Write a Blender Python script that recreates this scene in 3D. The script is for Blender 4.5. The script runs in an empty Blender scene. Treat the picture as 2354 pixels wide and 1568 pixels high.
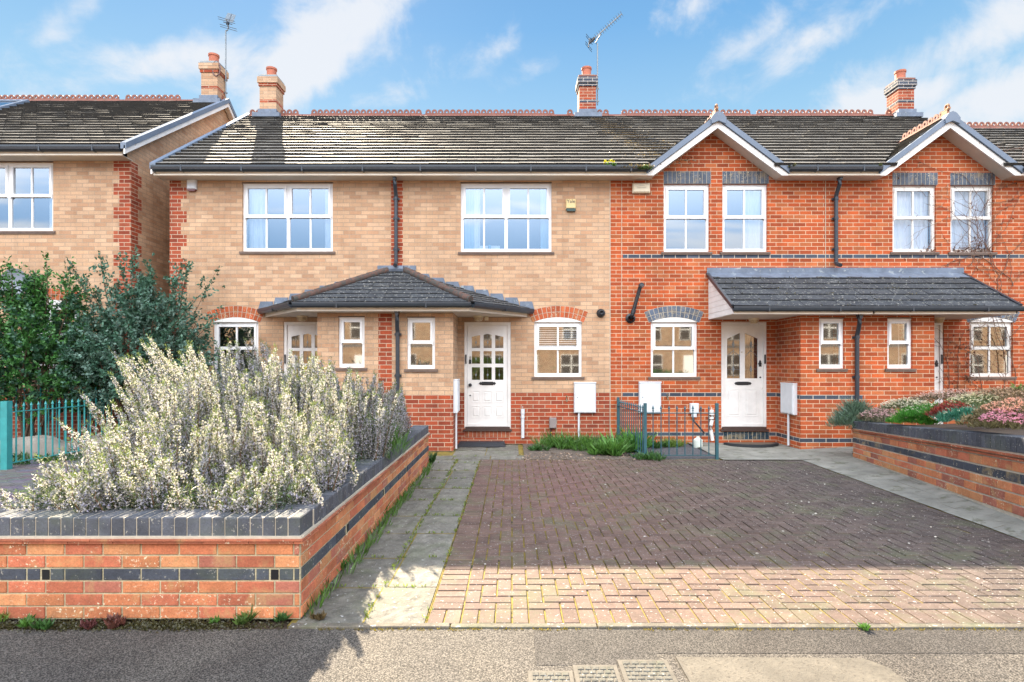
import bpy, math, random
import numpy as np
from mathutils import Vector
R = math.radians
random.seed(7); rng = np.random.default_rng(7)
sc = bpy.context.scene
# ---------------------------------------------------------------- camera
F = 1332.0 / 2354.0
cam_d = bpy.data.cameras.new('camera'); cam = bpy.data.objects.new('camera', cam_d)
sc.collection.objects.link(cam); sc.camera = cam
cam_d.sensor_width = 36.0; cam_d.lens = 36.0 * F
cam_d.shift_y = 55.0 / 2354.0
cam_d.clip_start = 0.05; cam_d.clip_end = 2000
cam.location = (0, 0, 1.5); cam.rotation_euler = (R(90), 0, 0)
# ---------------------------------------------------------------- exposure
sc.view_settings.view_transform = 'Standard'; sc.view_settings.look = 'None'
sc.view_settings.gamma = 1; sc.view_settings.use_curve_mapping = False
EXPO = 2.35
sc.view_settings.exposure = EXPO
SUN_STRENGTH = 5.0; SUN_DIR = Vector((-0.39, 1.0, 0.82)).normalized()
sd = bpy.data.lights.new('sun', 'SUN'); sun = bpy.data.objects.new('sun', sd); sc.collection.objects.link(sun)
sd.energy = SUN_STRENGTH; sd.angle = R(0.53); sd.color = (1.0, 0.85, 0.64)
sun.rotation_euler = SUN_DIR.to_track_quat('Z', 'Y').to_euler()
SUN_EL = math.asin(SUN_DIR.z); SUN_AZ = math.atan2(SUN_DIR.x, SUN_DIR.y)
# ---------------------------------------------------------------- world sky
w = bpy.data.worlds.new('World'); sc.world = w; w.use_nodes = True
nt = w.node_tree; nt.nodes.clear()
def N(t, **k):
    n = nt.nodes.new(t)
    for a, v in k.items(): setattr(n, a, v)
    return n
def sock(n, i, v):
    if isinstance(v, (int, float)): n.inputs[i].default_value = v
    elif isinstance(v, (tuple, list)): n.inputs[i].default_value = v
    elif v is not None: nt.links.new(v, n.inputs[i])
def M(op, a, b=None, c=None, clamp=False):
    n = N('ShaderNodeMath', operation=op); n.use_clamp = clamp
    sock(n, 0, a); sock(n, 1, b) if b is not None else None; sock(n, 2, c) if c is not None else None
    return n.outputs[0]
def MIX(f, a, b):
    n = N('ShaderNodeMix', data_type='RGBA'); sock(n, 0, f); sock(n, 6, a); sock(n, 7, b); return n.outputs[2]
def RANGE(v, a, b, c=0.0, d=1.0):
    n = N('ShaderNodeMapRange', interpolation_type='SMOOTHSTEP'); sock(n, 0, v); sock(n, 1, a); sock(n, 2, b); sock(n, 3, c); sock(n, 4, d)
    return n.outputs[0]
tc = N('ShaderNodeTexCoord'); sep = N('ShaderNodeSeparateXYZ'); nt.links.new(tc.outputs['Generated'], sep.inputs[0])
dx, dy, dz = sep.outputs
ramp = N('ShaderNodeValToRGB'); nt.links.new(dz, ramp.inputs[0]); cr = ramp.color_ramp
cr.elements[0].position = 0.0; cr.elements[0].color = (0.66, 0.80, 0.92, 1)
cr.elements[1].position = 1.0; cr.elements[1].color = (0.06, 0.20, 0.52, 1)
for p, c in ((0.28, (0.50, 0.77, 0.97, 1)), (0.38, (0.37, 0.67, 0.95, 1)), (0.50, (0.21, 0.50, 0.88, 1)), (0.62, (0.14, 0.38, 0.76, 1))):
    e = cr.elements.new(p); e.color = c
skyt = N('ShaderNodeTexSky', sky_type='NISHITA'); skyt.sun_disc = False
skyt.sun_elevation = SUN_EL; skyt.sun_rotation = SUN_AZ
nsc = N('ShaderNodeVectorMath', operation='SCALE'); nt.links.new(skyt.outputs[0], nsc.inputs[0]); nsc.inputs['Scale'].default_value = 0.12
base = MIX(0.06, ramp.outputs[0], nsc.outputs[0])
# cloud coordinates: direction projected on a flat cloud layer
hz = M('ADD', M('MAXIMUM', dz, 0.0), 0.12)
cx = M('DIVIDE', dx, hz); cy = M('DIVIDE', dy, hz)
cmb = N('ShaderNodeCombineXYZ'); nt.links.new(cx, cmb.inputs[0]); nt.links.new(cy, cmb.inputs[1])
mp = N('ShaderNodeMapping'); nt.links.new(cmb.outputs[0], mp.inputs[0]); mp.inputs['Rotation'].default_value = (0, 0, R(-38)); mp.inputs['Scale'].default_value = (0.55, 1.5, 1)
def noise(vec, scale, detail=8, rough=0.55, dist=0.0):
    n = N('ShaderNodeTexNoise'); nt.links.new(vec, n.inputs['Vector']); n.inputs['Scale'].default_value = scale
    n.inputs['Detail'].default_value = detail; n.inputs['Roughness'].default_value = rough; n.inputs['Distortion'].default_value = dist
    return n.outputs[0]
n1 = noise(mp.outputs[0], 1.5, 9, 0.56, 0.35)
n2 = noise(tc.outputs['Generated'], 9.0, 8, 0.6, 0.4)
# main cloud banks, by compass direction and height: (u = x/y, v = z/y, half length, half width, tilt, weight)
u = M('DIVIDE', dx, M('MAXIMUM', dy, 0.05)); v = M('DIVIDE', dz, M('MAXIMUM', dy, 0.05))
banks = None
for bu, bv, ra, rb, tl, wt in ((-.63, .52, .17, .05, 8, .62), (-.32, .55, .26, .065, 42, .95), (-.44, .47, .12, .05, 0, .6), (.62, .44, .34, .04, 20, .85),
                               (.80, .56, .22, .06, 24, .85), (.05, .52, .06, .03, 30, .45), (.55, .58, .13, .035, 28, .6), (.36, .52, .15, .03, 32, .38),
                               (-.76, .60, .08, .03, 40, .3), (.85, .47, .2, .06, 28, .95), (0.0, .56, .07, .03, 38, .3), (.30, .62, .2, .03, 25, .35), (-.70,.44,.2,.03,3,.45), (-.24,.45,.14,.03,12,.45)):
    c, s = math.cos(R(tl)), math.sin(R(tl))
    a = M('SUBTRACT', u, bu); b = M('SUBTRACT', v, bv)
    p = M('DIVIDE', M('ADD', M('MULTIPLY', a, c), M('MULTIPLY', b, s)), ra)
    q = M('DIVIDE', M('SUBTRACT', M('MULTIPLY', b, c), M('MULTIPLY', a, s)), rb)
    d2 = M('ADD', M('MULTIPLY', p, p), M('MULTIPLY', q, q))
    g = M('MULTIPLY', M('EXPONENT', M('MULTIPLY', d2, -0.9)), wt)
    banks = g if banks is None else M('MAXIMUM', banks, g)
front = RANGE(dy, 0.1, 0.3)
wisp = M('ADD', M('MULTIPLY', n1, 0.8), M('MULTIPLY', n2, 1.15))
cf = RANGE(M('ADD', M('MULTIPLY', banks, 0.62), wisp), 1.09, 1.50)
cb = RANGE(n1, 0.46, 0.70)
cover = M('ADD', M('MULTIPLY', cf, front), M('MULTIPLY', cb, M('SUBTRACT', 1.0, front)))
cover = M('MULTIPLY', cover, RANGE(dz, 0.0, 0.12))
FRONT_GAIN = 0.98
sky_front = MIX(M('MULTIPLY', cover, 0.92, clamp=True), base, (0.90, 0.93, 0.98, 1))
# behind the viewer: extra sky and cloud brightness added to fill the shaded fronts
back = RANGE(dy, 0.25, -0.55)
band = RANGE(dz, 0.12, 0.50)
gain = M('ADD', 1.0, M('MULTIPLY', back, M('ADD', 1.1, M('MULTIPLY', band, 5.0))))
cb = RANGE(n1, 0.44, 0.62)
base_b = MIX(band, (0.25, 0.46, 0.74, 1), (0.45, 0.60, 0.85, 1))
sky_back = MIX(M('MULTIPLY', M('MAXIMUM', M('MULTIPLY', cb, .7), M('MULTIPLY', band, 0.85)), 0.9), base_b, (0.93, 0.90, 0.86, 1))
sky = MIX(back, sky_front, sky_back)
vm = N('ShaderNodeVectorMath', operation='SCALE'); nt.links.new(sky, vm.inputs[0]); nt.links.new(gain, vm.inputs['Scale'])
bg = N('ShaderNodeBackground'); nt.links.new(vm.outputs[0], bg.inputs[0]); bg.inputs[1].default_value = FRONT_GAIN / 2 ** EXPO
wo = N('ShaderNodeOutputWorld'); nt.links.new(bg.outputs[0], wo.inputs[0])

# ================================================================ helpers
C = sc.collection
ORG = {}
class MB:
    def __init__(s): s.v = []; s.f = []; s.m = []; s.uv = []; s.c = []
    def poly(s, pts, m=0, uv=None, c=(1, 1, 1)):
        b = len(s.v); s.v += [tuple(p) for p in pts]; s.f.append(tuple(range(b, b + len(pts)))); s.m.append(m)
        if uv is None:
            a, bb, cc = Vector(pts[0]), Vector(pts[1]), Vector(pts[2]); n = (bb - a).cross(cc - a)
            ax = max(range(3), key=lambda i: abs(n[i]))
            uv = [(p[1], p[2]) if ax == 0 else ((p[0], p[2]) if ax == 1 else (p[0], p[1])) for p in pts]
        s.uv += uv; s.c += [c] * len(pts)
    def box(s, x0, x1, y0, y1, z0, z1, m=0, c=(1, 1, 1), skip=''):
        P = lambda x, y, z: (x, y, z)
        if 'f' not in skip: s.poly([P(x0, y0, z0), P(x1, y0, z0), P(x1, y0, z1), P(x0, y0, z1)], m, c=c)
        if 'b' not in skip: s.poly([P(x1, y1, z0), P(x0, y1, z0), P(x0, y1, z1), P(x1, y1, z1)], m, c=c)
        if 'l' not in skip: s.poly([P(x0, y1, z0), P(x0, y0, z0), P(x0, y0, z1), P(x0, y1, z1)], m, c=c)
        if 'r' not in skip: s.poly([P(x1, y0, z0), P(x1, y1, z0), P(x1, y1, z1), P(x1, y0, z1)], m, c=c)
        if 't' not in skip: s.poly([P(x0, y0, z1), P(x1, y0, z1), P(x1, y1, z1), P(x0, y1, z1)], m, c=c)
        if 'd' not in skip: s.poly([P(x0, y1, z0), P(x1, y1, z0), P(x1, y0, z0), P(x0, y0, z0)], m, c=c)
    def cb(s, o, U, V, W, h=0.004, c=(1, 1, 1), m=0):
        """chamfered block: corner o, edges U,V spanning the face, W the way the face looks"""
        o, U, V, W = Vector(o), Vector(U), Vector(V), Vector(W)
        un, vn, wn = U.normalized() * h, V.normalized() * h, W.normalized() * h
        lo = [o, o + U, o + U + V, o + V]; md = [p + W - wn for p in lo]
        tp = [o + un + vn, o + U - un + vn, o + U + V - un - vn, o + V + un - vn]; tp = [p + W for p in tp]
        s.poly(tp, m, c=c)
        for i in range(4):
            j = (i + 1) % 4
            s.poly([md[i], md[j], tp[j], tp[i]], m, c=c); s.poly([lo[i], lo[j], md[j], md[i]], m, c=c)
    def bar(s, a, b, wd, dp, m=0, up=(0, 0, 1), c=(1, 1, 1)):
        a, b = Vector(a), Vector(b); d = (b - a).normalized(); sd_ = d.cross(Vector(up))
        if sd_.length < 1e-4: sd_ = d.cross(Vector((1, 0, 0)))
        sd_.normalize(); u_ = sd_.cross(d).normalized(); sd_ *= wd / 2; u_ *= dp / 2
        A = [a - sd_ - u_, a + sd_ - u_, a + sd_ + u_, a - sd_ + u_]; B = [p + (b - a) for p in A]
        for i in range(4):
            j = (i + 1) % 4; s.poly([A[i], A[j], B[j], B[i]], m, c=c)
        s.poly(A[::-1], m, c=c); s.poly(B, m, c=c)
    def tube(s, pts, r, n=8, m=0, c=(1, 1, 1), cap=True, r1=None):
        pts = [Vector(p) for p in pts]; rings = []
        for i, p in enumerate(pts):
            d = (pts[min(i + 1, len(pts) - 1)] - pts[max(i - 1, 0)]).normalized()
            a = d.cross(Vector((0, 0, 1)));
            if a.length < 0.05: a = d.cross(Vector((1, 0, 0)))
            a.normalize(); b = a.cross(d)
            rr = r if r1 is None else r + (r1 - r) * i / max(1, len(pts) - 1)
            rings.append([p + (a * math.cos(2 * math.pi * k / n) + b * math.sin(2 * math.pi * k / n)) * rr for k in range(n)])
        for i in range(len(rings) - 1):
            for k in range(n):
                s.poly([rings[i][k], rings[i][(k + 1) % n], rings[i + 1][(k + 1) % n], rings[i + 1][k]], m, c=c)
        if cap: s.poly(rings[0][::-1], m, c=c); s.poly(rings[-1], m, c=c)
    def lathe(s, o, prof, n=20, m=0, ax='z', c=(1, 1, 1)):
        def P(r, h, k):
            a = 2 * math.pi * k / n
            q = (r * math.cos(a), r * math.sin(a), h)
            if ax == 'y': q = (q[0], q[2], q[1])
            if ax == 'x': q = (q[2], q[0], q[1])
            return (o[0] + q[0], o[1] + q[1], o[2] + q[2])
        for (r0, h0), (r1, h1) in zip(prof, prof[1:]):
            for k in range(n):
                s.poly([P(r0, h0, k), P(r0, h0, k + 1), P(r1, h1, k + 1), P(r1, h1, k)], m, c=c)
    def prism(s, pts2, y0, y1, m=0, c=(1, 1, 1)):
        """outline in x,z pulled from y0 (near) to y1"""
        s.poly([(x, y0, z) for x, z in pts2], m, c=c); s.poly([(x, y1, z) for x, z in pts2[::-1]], m, c=c)
        for i in range(len(pts2)):
            a, b = pts2[i], pts2[(i + 1) % len(pts2)]
            s.poly([(a[0], y0, a[1]), (a[0], y1, a[1]), (b[0], y1, b[1]), (b[0], y0, b[1])], m, c=c)
def obj(name, mb, mats, parent=None, smooth=False, label=None):
    if not isinstance(mats, (list, tuple)): mats = [mats]
    o_ = ORG.get(parent.as_pointer(), Vector((0, 0, 0))) if parent else Vector((0, 0, 0))
    me = bpy.data.meshes.new(name)
    vv = np.array(mb.v, dtype=np.float64) - np.array(o_)
    me.from_pydata(vv.tolist(), [], mb.f)
    for m_ in mats: me.materials.append(m_)
    me.polygons.foreach_set('material_index', mb.m)
    uvl = me.uv_layers.new(name='UVMap'); uvl.data.foreach_set('uv', np.array(mb.uv, dtype=np.float32).ravel())
    ca = me.color_attributes.new('Col', 'FLOAT_COLOR', 'CORNER')
    cc = np.ones((len(mb.c), 4), dtype=np.float32); cc[:, :3] = np.array(mb.c, dtype=np.float32); ca.data.foreach_set('color', cc.ravel())
    if smooth:
        me.polygons.foreach_set('use_smooth', [True] * len(mb.f))
        import bmesh
        bm = bmesh.new(); bm.from_mesh(me); bmesh.ops.remove_doubles(bm, verts=bm.verts, dist=1e-5)
        for e in bm.edges:
            if len(e.link_faces) == 2 and e.calc_face_angle(0) > R(40): e.smooth = False
        bm.to_mesh(me); bm.free()
    me.update()
    ob = bpy.data.objects.new(name, me); C.objects.link(ob)
    if parent: ob.parent = parent; ORG[ob.as_pointer()] = o_
    if label: ob['label'] = label
    return ob
def tag(o, label, cat=None, group=None, kind=None):
    if label: o['label'] = label
    if cat: o['category'] = cat
    if group: o['group'] = group
    if kind: o['kind'] = kind
    return o
def thing(name, label, cat, loc, group=None):
    o = bpy.data.objects.new(name, None); C.objects.link(o); o.location = loc; o.empty_display_size = 0.2
    ORG[o.as_pointer()] = Vector(loc); return tag(o, label, cat, group)
def leafmesh(name, P, D, L, W, col, mat, parent=None, fold=0.0):
    """diamond leaves; arrays"""
    n = len(P); D = D / np.maximum(np.linalg.norm(D, axis=1, keepdims=True), 1e-6)
    rnd = rng.normal(size=(n, 3)); S = np.cross(D, rnd); S /= np.maximum(np.linalg.norm(S, axis=1, keepdims=True), 1e-6)
    L = np.broadcast_to(L, (n,))[:, None]; W = np.broadcast_to(W, (n,))[:, None]
    o_ = np.array(ORG.get(parent.as_pointer(), Vector((0, 0, 0)))) if parent else np.zeros(3)
    P = P - o_
    Nn = np.cross(S, D)
    v = np.stack([P, P + D * L * .5 + S * W * .5 + Nn * W * fold, P + D * L, P + D * L * .5 - S * W * .5 + Nn * W * fold], axis=1).reshape(-1, 3)
    me = bpy.data.meshes.new(name); me.vertices.add(4 * n); me.vertices.foreach_set('co', v.ravel().astype(np.float32))
    me.loops.add(4 * n); me.loops.foreach_set('vertex_index', np.arange(4 * n, dtype=np.int32))
    me.polygons.add(n); me.polygons.foreach_set('loop_start', np.arange(0, 4 * n, 4, dtype=np.int32))
    try: me.polygons.foreach_set('loop_total', np.full(n, 4, dtype=np.int32))
    except Exception: pass
    ca = me.color_attributes.new('Col', 'FLOAT_COLOR', 'CORNER')
    cc = np.ones((n, 4, 4), dtype=np.float32); cc[:, :, :3] = np.clip(col, 0, 1)[:, None, :]; ca.data.foreach_set('color', cc.ravel())
    me.materials.append(mat); me.update(); me.validate()
    ob = bpy.data.objects.new(name, me); C.objects.link(ob)
    if parent: ob.parent = parent; ORG[ob.as_pointer()] = ORG[parent.as_pointer()]
    return ob
# ---------------------------------------------------------------- materials
def newmat(name):
    global nt
    m = bpy.data.materials.new(name); m.use_nodes = True; nt = m.node_tree; nt.nodes.clear()
    out = N('ShaderNodeOutputMaterial'); p = N('ShaderNodeBsdfPrincipled'); nt.links.new(p.outputs[0], out.inputs[0])
    return m, p, out
def mulcol(a, b, f=1.0):
    n = N('ShaderNodeMix', data_type='RGBA', blend_type='MULTIPLY'); sock(n, 0, f); sock(n, 6, a); sock(n, 7, b); return n.outputs[2]
def nz(scale, detail=4, rough=0.6, coord='Object', dist=0.0):
    t = N('ShaderNodeTexCoord'); return noise(t.outputs[coord], scale, detail, rough, dist)
def cramp(v, stops):
    r_ = N('ShaderNodeValToRGB'); nt.links.new(v, r_.inputs[0]); e = r_.color_ramp.elements
    e[0].position, e[0].color = stops[0][0], (*stops[0][1], 1); e[1].position, e[1].color = stops[-1][0], (*stops[-1][1], 1)
    for p_, c_ in stops[1:-1]: x = e.new(p_); x.color = (*c_, 1)
    return r_.outputs[0]
def bump(p, h, strength=0.3, dist=0.01):
    b = N('ShaderNodeBump'); b.inputs['Strength'].default_value = strength; b.inputs['Distance'].default_value = dist
    nt.links.new(h, b.inputs['Height']); nt.links.new(b.outputs[0], p.inputs['Normal'])
def simple(name, col, rough=0.6, var=0.15, scale=6, metal=0.0, spec=0.5, bmp=0.0, bscale=40, attr=False, dirt=None):
    m, p, o = newmat(name)
    p.inputs['Roughness'].default_value = rough; p.inputs['Metallic'].default_value = metal; p.inputs['Specular IOR Level'].default_value = spec
    lo = tuple(1 - var for _ in range(3)); hi = (1 + var * .6,) * 3
    k = cramp(nz(scale, 6, 0.65), [(0.3, lo), (0.7, hi)])
    if attr:
        a = N('ShaderNodeAttribute', attribute_name='Col'); c0 = mulcol(a.outputs[0], (*col, 1))
    else: c0 = (*col, 1)
    c_ = mulcol(k, c0)
    if dirt:
        f = cramp(nz(dirt[1], 8, 0.7, dist=0.5), [(dirt[2], (0, 0, 0)), (dirt[2] + .08, (1, 1, 1))])
        c_ = MIX(f, c_, (*dirt[0], 1))
    nt.links.new(c_, p.inputs['Base Color'])
    if bmp: bump(p, nz(bscale, 5, 0.6), bmp)
    return m
def brickmat(name, c1, c2, c3, mortar, var=0.25, msize=0.010, stain=None, bv=.26):
    m, p, o = newmat(name); p.inputs['Roughness'].default_value = 0.85; p.inputs['Specular IOR Level'].default_value = 0.25
    t = N('ShaderNodeTexCoord'); uv = t.outputs['UV']
    def bt(a, b, seed):
        n = N('ShaderNodeTexBrick'); mpn = N('ShaderNodeMapping'); nt.links.new(uv, mpn.inputs[0]); mpn.inputs['Location'].default_value = (seed * 22.5 + 50.0, 30.0 + seed * 1.5, 0)
        nt.links.new(mpn.outputs[0], n.inputs['Vector']); n.offset = 0.5
        n.inputs['Color1'].default_value = (*a, 1); n.inputs['Color2'].default_value = (*b, 1); n.inputs['Mortar'].default_value = (*mortar, 1)
        n.inputs['Scale'].default_value = 1.0; n.inputs['Mortar Size'].default_value = msize / 2; n.inputs['Mortar Smooth'].default_value = 0.15
        n.inputs['Brick Width'].default_value = 0.225; n.inputs['Row Height'].default_value = 0.075; n.inputs['Bias'].default_value = 0.0
        return n
    b1 = bt(c1, c2, 0); b3 = bt((1 - bv,) * 3, (1 + bv * .6, 1 + bv * .5, 1 + bv * .4), 7); b2 = bt((0, 0, 0), (1, 1, 1), 3)
    f = RANGE(b2.outputs['Color'], 0.62, 0.9)
    c_ = mulcol(MIX(f, b1.outputs['Color'], (*c3, 1)), b3.outputs['Color']); c_ = MIX(b1.outputs['Fac'], c_, (*mortar, 1))
    k = cramp(nz(1.3, 6, 0.7), [(0.25, (1 - var, 1 - var, 1 - var * .9)), (0.75, (1 + var * .5,) * 3)]); c_ = mulcol(k, c_)
    mps = N('ShaderNodeMapping'); nt.links.new(t.outputs['Object'], mps.inputs[0]); mps.inputs['Scale'].default_value = (5.5, 5.5, .7)
    ks = cramp(noise(mps.outputs[0], 1.0, 6, .65, .2), [(.3, (1 - var * .9,) * 3), (.55, (1, 1, 1)), (.75, (1.06, 1.06, 1.06))]); c_ = mulcol(ks, c_)
    k2 = cramp(nz(55, 3, 0.6), [(0.3, (.85, .85, .85)), (0.7, (1.12, 1.12, 1.12))]); c_ = mulcol(k2, c_)
    if stain: c_ = MIX(M('MULTIPLY', cramp(nz(stain[1], 7, 0.7, dist=.6), [(stain[2], (0, 0, 0)), (stain[2] + .12, (1, 1, 1))]), stain[3]), c_, (*stain[0], 1))
    nt.links.new(c_, p.inputs['Base Color'])
    h = M('SUBTRACT', M('MULTIPLY', nz(90, 3), 0.25), b1.outputs['Fac']); bump(p, h, 0.5, 0.006)
    return m
def foliage(name, rough=0.5, trans=0.4, spec=0.4):
    m, p, o = newmat(name); a = N('ShaderNodeAttribute', attribute_name='Col')
    p.inputs['Roughness'].default_value = rough; p.inputs['Specular IOR Level'].default_value = spec
    nt.links.new(a.outputs[0], p.inputs['Base Color'])
    tr = N('ShaderNodeBsdfTranslucent'); nt.links.new(mulcol(a.outputs[0], (1.25, 1.3, 0.8, 1)), tr.inputs[0])
    mx = N('ShaderNodeMixShader'); mx.inputs[0].default_value = trans; nt.links.new(p.outputs[0], mx.inputs[1]); nt.links.new(tr.outputs[0], mx.inputs[2]); nt.links.new(mx.outputs[0], o.inputs[0])
    return m
def glassmat(name, refl=0.42, tint=(0.75, 0.8, 0.82)):
    m, p, o = newmat(name); g = N('ShaderNodeBsdfGlossy'); g.inputs['Roughness'].default_value = 0.03; g.inputs[0].default_value = (0.92, 0.96, 1, 1)
    t = N('ShaderNodeBsdfTransparent'); t.inputs[0].default_value = (*tint, 1)
    lw = N('ShaderNodeLayerWeight'); lw.inputs[0].default_value = 0.25
    f = M('ADD', M('MULTIPLY', lw.outputs['Fresnel'], 0.6), refl, clamp=True)
    b = N('ShaderNodeBump'); b.inputs['Strength'].default_value = 0.05; b.inputs['Distance'].default_value = 0.01; nt.links.new(nz(1.6, 1, 0.4), b.inputs['Height']); nt.links.new(b.outputs[0], g.inputs['Normal'])
    mx = N('ShaderNodeMixShader'); nt.links.new(f, mx.inputs[0]); nt.links.new(t.outputs[0], mx.inputs[1]); nt.links.new(g.outputs[0], mx.inputs[2]); nt.links.new(mx.outputs[0], o.inputs[0])
    nt.nodes.remove(p); return m
def unitmat(name, spots=0.0, spotc=(0.6, 0.6, 0.55), rough=0.85, green=0.0, sscale=70, var=.28, patch=False, bs=60, bst=.35):
    """single bricks, pavers and slabs that carry their own colour"""
    m, p, o = newmat(name); p.inputs['Roughness'].default_value = rough; p.inputs['Specular IOR Level'].default_value = 0.3
    a = N('ShaderNodeAttribute', attribute_name='Col')
    c_ = mulcol(cramp(nz(7, 7, 0.7), [(0.28, (1 - var,) * 3), (0.72, (1 + var * .6,) * 3)]), a.outputs[0])
    c_ = mulcol(cramp(nz(110, 3, 0.6), [(0.3, (.78, .78, .78)), (0.7, (1.2, 1.2, 1.2))]), c_)
    if green: c_ = MIX(M('MULTIPLY', cramp(nz(2.1, 8, 0.72, dist=.4), [(0.5, (0, 0, 0)), (0.62, (1, 1, 1))]), green), c_, (0.10, 0.12, 0.06, 1))
    if spots:
        k_ = cramp(nz(sscale, 3, 0.7), [(1 - spots, (0, 0, 0)), (1 - spots + .03, (1, 1, 1))])
        if patch: k_ = M('MULTIPLY', k_, cramp(nz(4, 4, 0.6), [(.48, (0, 0, 0)), (.6, (1, 1, 1))])); c_ = MIX(M('MULTIPLY', cramp(nz(5, 6, 0.7, dist=.5), [(.52, (0, 0, 0)), (.66, (1, 1, 1))]), .45), c_, (.42, .30, .13, 1))
        c_ = MIX(k_, c_, (*spotc, 1))
    nt.links.new(c_, p.inputs['Base Color']); bump(p, nz(bs, 5, 0.65), bst, 0.012 if bst > .5 else .006)
    return m
BUFF = brickmat('buff_brick', (.495, .310, .185), (.56, .370, .235), (.435, .255, .15), (.345, .26, .18), .16, .011, None, .10)
REDB = brickmat('red_brick', (.38, .076, .030), (.27, .055, .028), (.34, .09, .045), (.50, .37, .26), .22, .012)
REDO = brickmat('orange_red_brick', (.48, .100, .028), (.34, .068, .024), (.43, .125, .045), (.56, .38, .25), .20, .012, ((.45, .22, .16), 3.0, .68, .5))
BLUE = brickmat('blue_brick', (.050, .066, .092), (.075, .09, .12), (.06, .07, .09), (.55, .48, .40), .15, .012)
OPPB = brickmat('orange_brick', (.36, .23, .15), (.30, .18, .115), (.36, .25, .17), (.5, .42, .3), .15, .012)
WHITE = simple('white_upvc', (.80, .80, .80), .35, .05, 3)
WHITEP = simple('white_paint', (.74, .72, .69), .5, .14, 3, dirt=((.42, .36, .28), 6, .63))
FLAKY = simple('flaking_white_paint', (.74, .72, .68), .6, .12, 3, dirt=((.20, .13, .09), 14, .60))
FASC = simple('fascia_paint', (.80, .72, .60), .5, .1, 1.5, dirt=((.35, .25, .15), 6, .66))
SOFF = simple('soffit', (.58, .52, .44), .7, .1, 2)
BLACKP = simple('black_gutter_plastic', (.030, .038, .048), .32, .2, 8)
GREYV = simple('grey_verge', (.13, .165, .22), .55, .15, 2)
LEAD = simple('lead_flashing', (.125, .155, .205), .55, .35, 5, metal=.1, dirt=((.27, .30, .31), 9, .58))
SILLM = simple('clay_sill_tile', (.15, .10, .075), .6, .25, 9)
TERRA = simple('terracotta', (.20, .07, .045), .7, .25, 5, dirt=((.16, .13, .09), 6, .58))
POTM = simple('chimney_pot_clay', (.40, .12, .065), .7, .25, 5)
MORT = simple('mortar', (.42, .37, .29), .9, .2, 20)
MORTY = simple('mossy_sand_joint', (.19, .14, .02), .95, .5, 9, dirt=((.035, .04, .015), 7, .54))
STEPM = simple('dark_step_wood', (.055, .032, .025), .5, .2, 9)
IRON = simple('black_iron', (.012, .014, .018), .4, .1, 9)
GLASS = glassmat('window_glass', .36)
GLASSL = glassmat('lower_window_glass', .24)
GLASSD = glassmat('leaded_door_glass', .16, (.35, .30, .24))
CURT = simple('white_curtain', (.75, .78, .82), .9, .08, 4)
CURB = simple('blue_curtain', (.30, .50, .66), .9, .08, 4)
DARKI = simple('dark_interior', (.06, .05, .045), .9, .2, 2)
TEAL = simple('teal_paint', (.035, .27, .27), .45, .2, 10, dirt=((.25, .3, .28), 30, .68))
DTEAL = simple('dark_teal_paint', (.022, .085, .105), .45, .2, 10, dirt=((.3, .28, .2), 24, .68))
CREAM = simple('cream_plastic', (.66, .58, .42), .45, .06, 4)
YELP = simple('yellow_cream_plastic', (.62, .47, .22), .45, .06, 4)
METER = simple('white_meter_plastic', (.60, .62, .64), .5, .12, 4, dirt=((.40, .40, .36), 9, .62))
GALV = simple('galvanised_metal', (.20, .22, .23), .45, .2, 12, metal=.5)
RUSTF = simple('worn_cover_frame', (.085, .075, .06), .8, .4, 20)
UNIT = unitmat('weathered_brick', .40, (.62, .54, .38), sscale=48, var=.3, patch=True)
COPE = unitmat('blue_coping_brick', .37, (.26, .25, .22), .85, .25, 40, var=.4)
PAVE = unitmat('block_paver', .37, (.34, .32, .30), .85, .38, 42, var=.38)
SLAB = unitmat('riven_slab', .36, (.36, .36, .34), .85, .35, 30, var=.5, bs=22, bst=1.0)
LEAFM = foliage('leaf_material', .42, .35, .5)
SHRUBM = foliage('glossy_leaf_material', .40, .15, .35)
FLOWM = foliage('petal_material', .7, .45, .2)
def tilemat(name, lo, hi, rough, spots):
    m, p, o = newmat(name); p.inputs['Roughness'].default_value = rough; p.inputs['Specular IOR Level'].default_value = .6
    a = N('ShaderNodeAttribute', attribute_name='Col')
    c_ = mulcol(cramp(nz(3, 7, .7), [(.3, lo), (.7, hi)]), a.outputs[0])
    c_ = MIX(cramp(nz(24, 5, .75), [(1 - spots, (0, 0, 0)), (1 - spots + .05, (1, 1, 1))]), c_, (.36, .35, .30, 1))
    nt.links.new(c_, p.inputs['Base Color']); bump(p, nz(45, 5, .7), .4, .006); return m
TILE = tilemat('concrete_roof_tile', (.070, .064, .056), (.14, .125, .10), .70, .37)
TILED = tilemat('dark_porch_tile', (.007, .009, .012), (.026, .029, .032), .8, .41)
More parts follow.
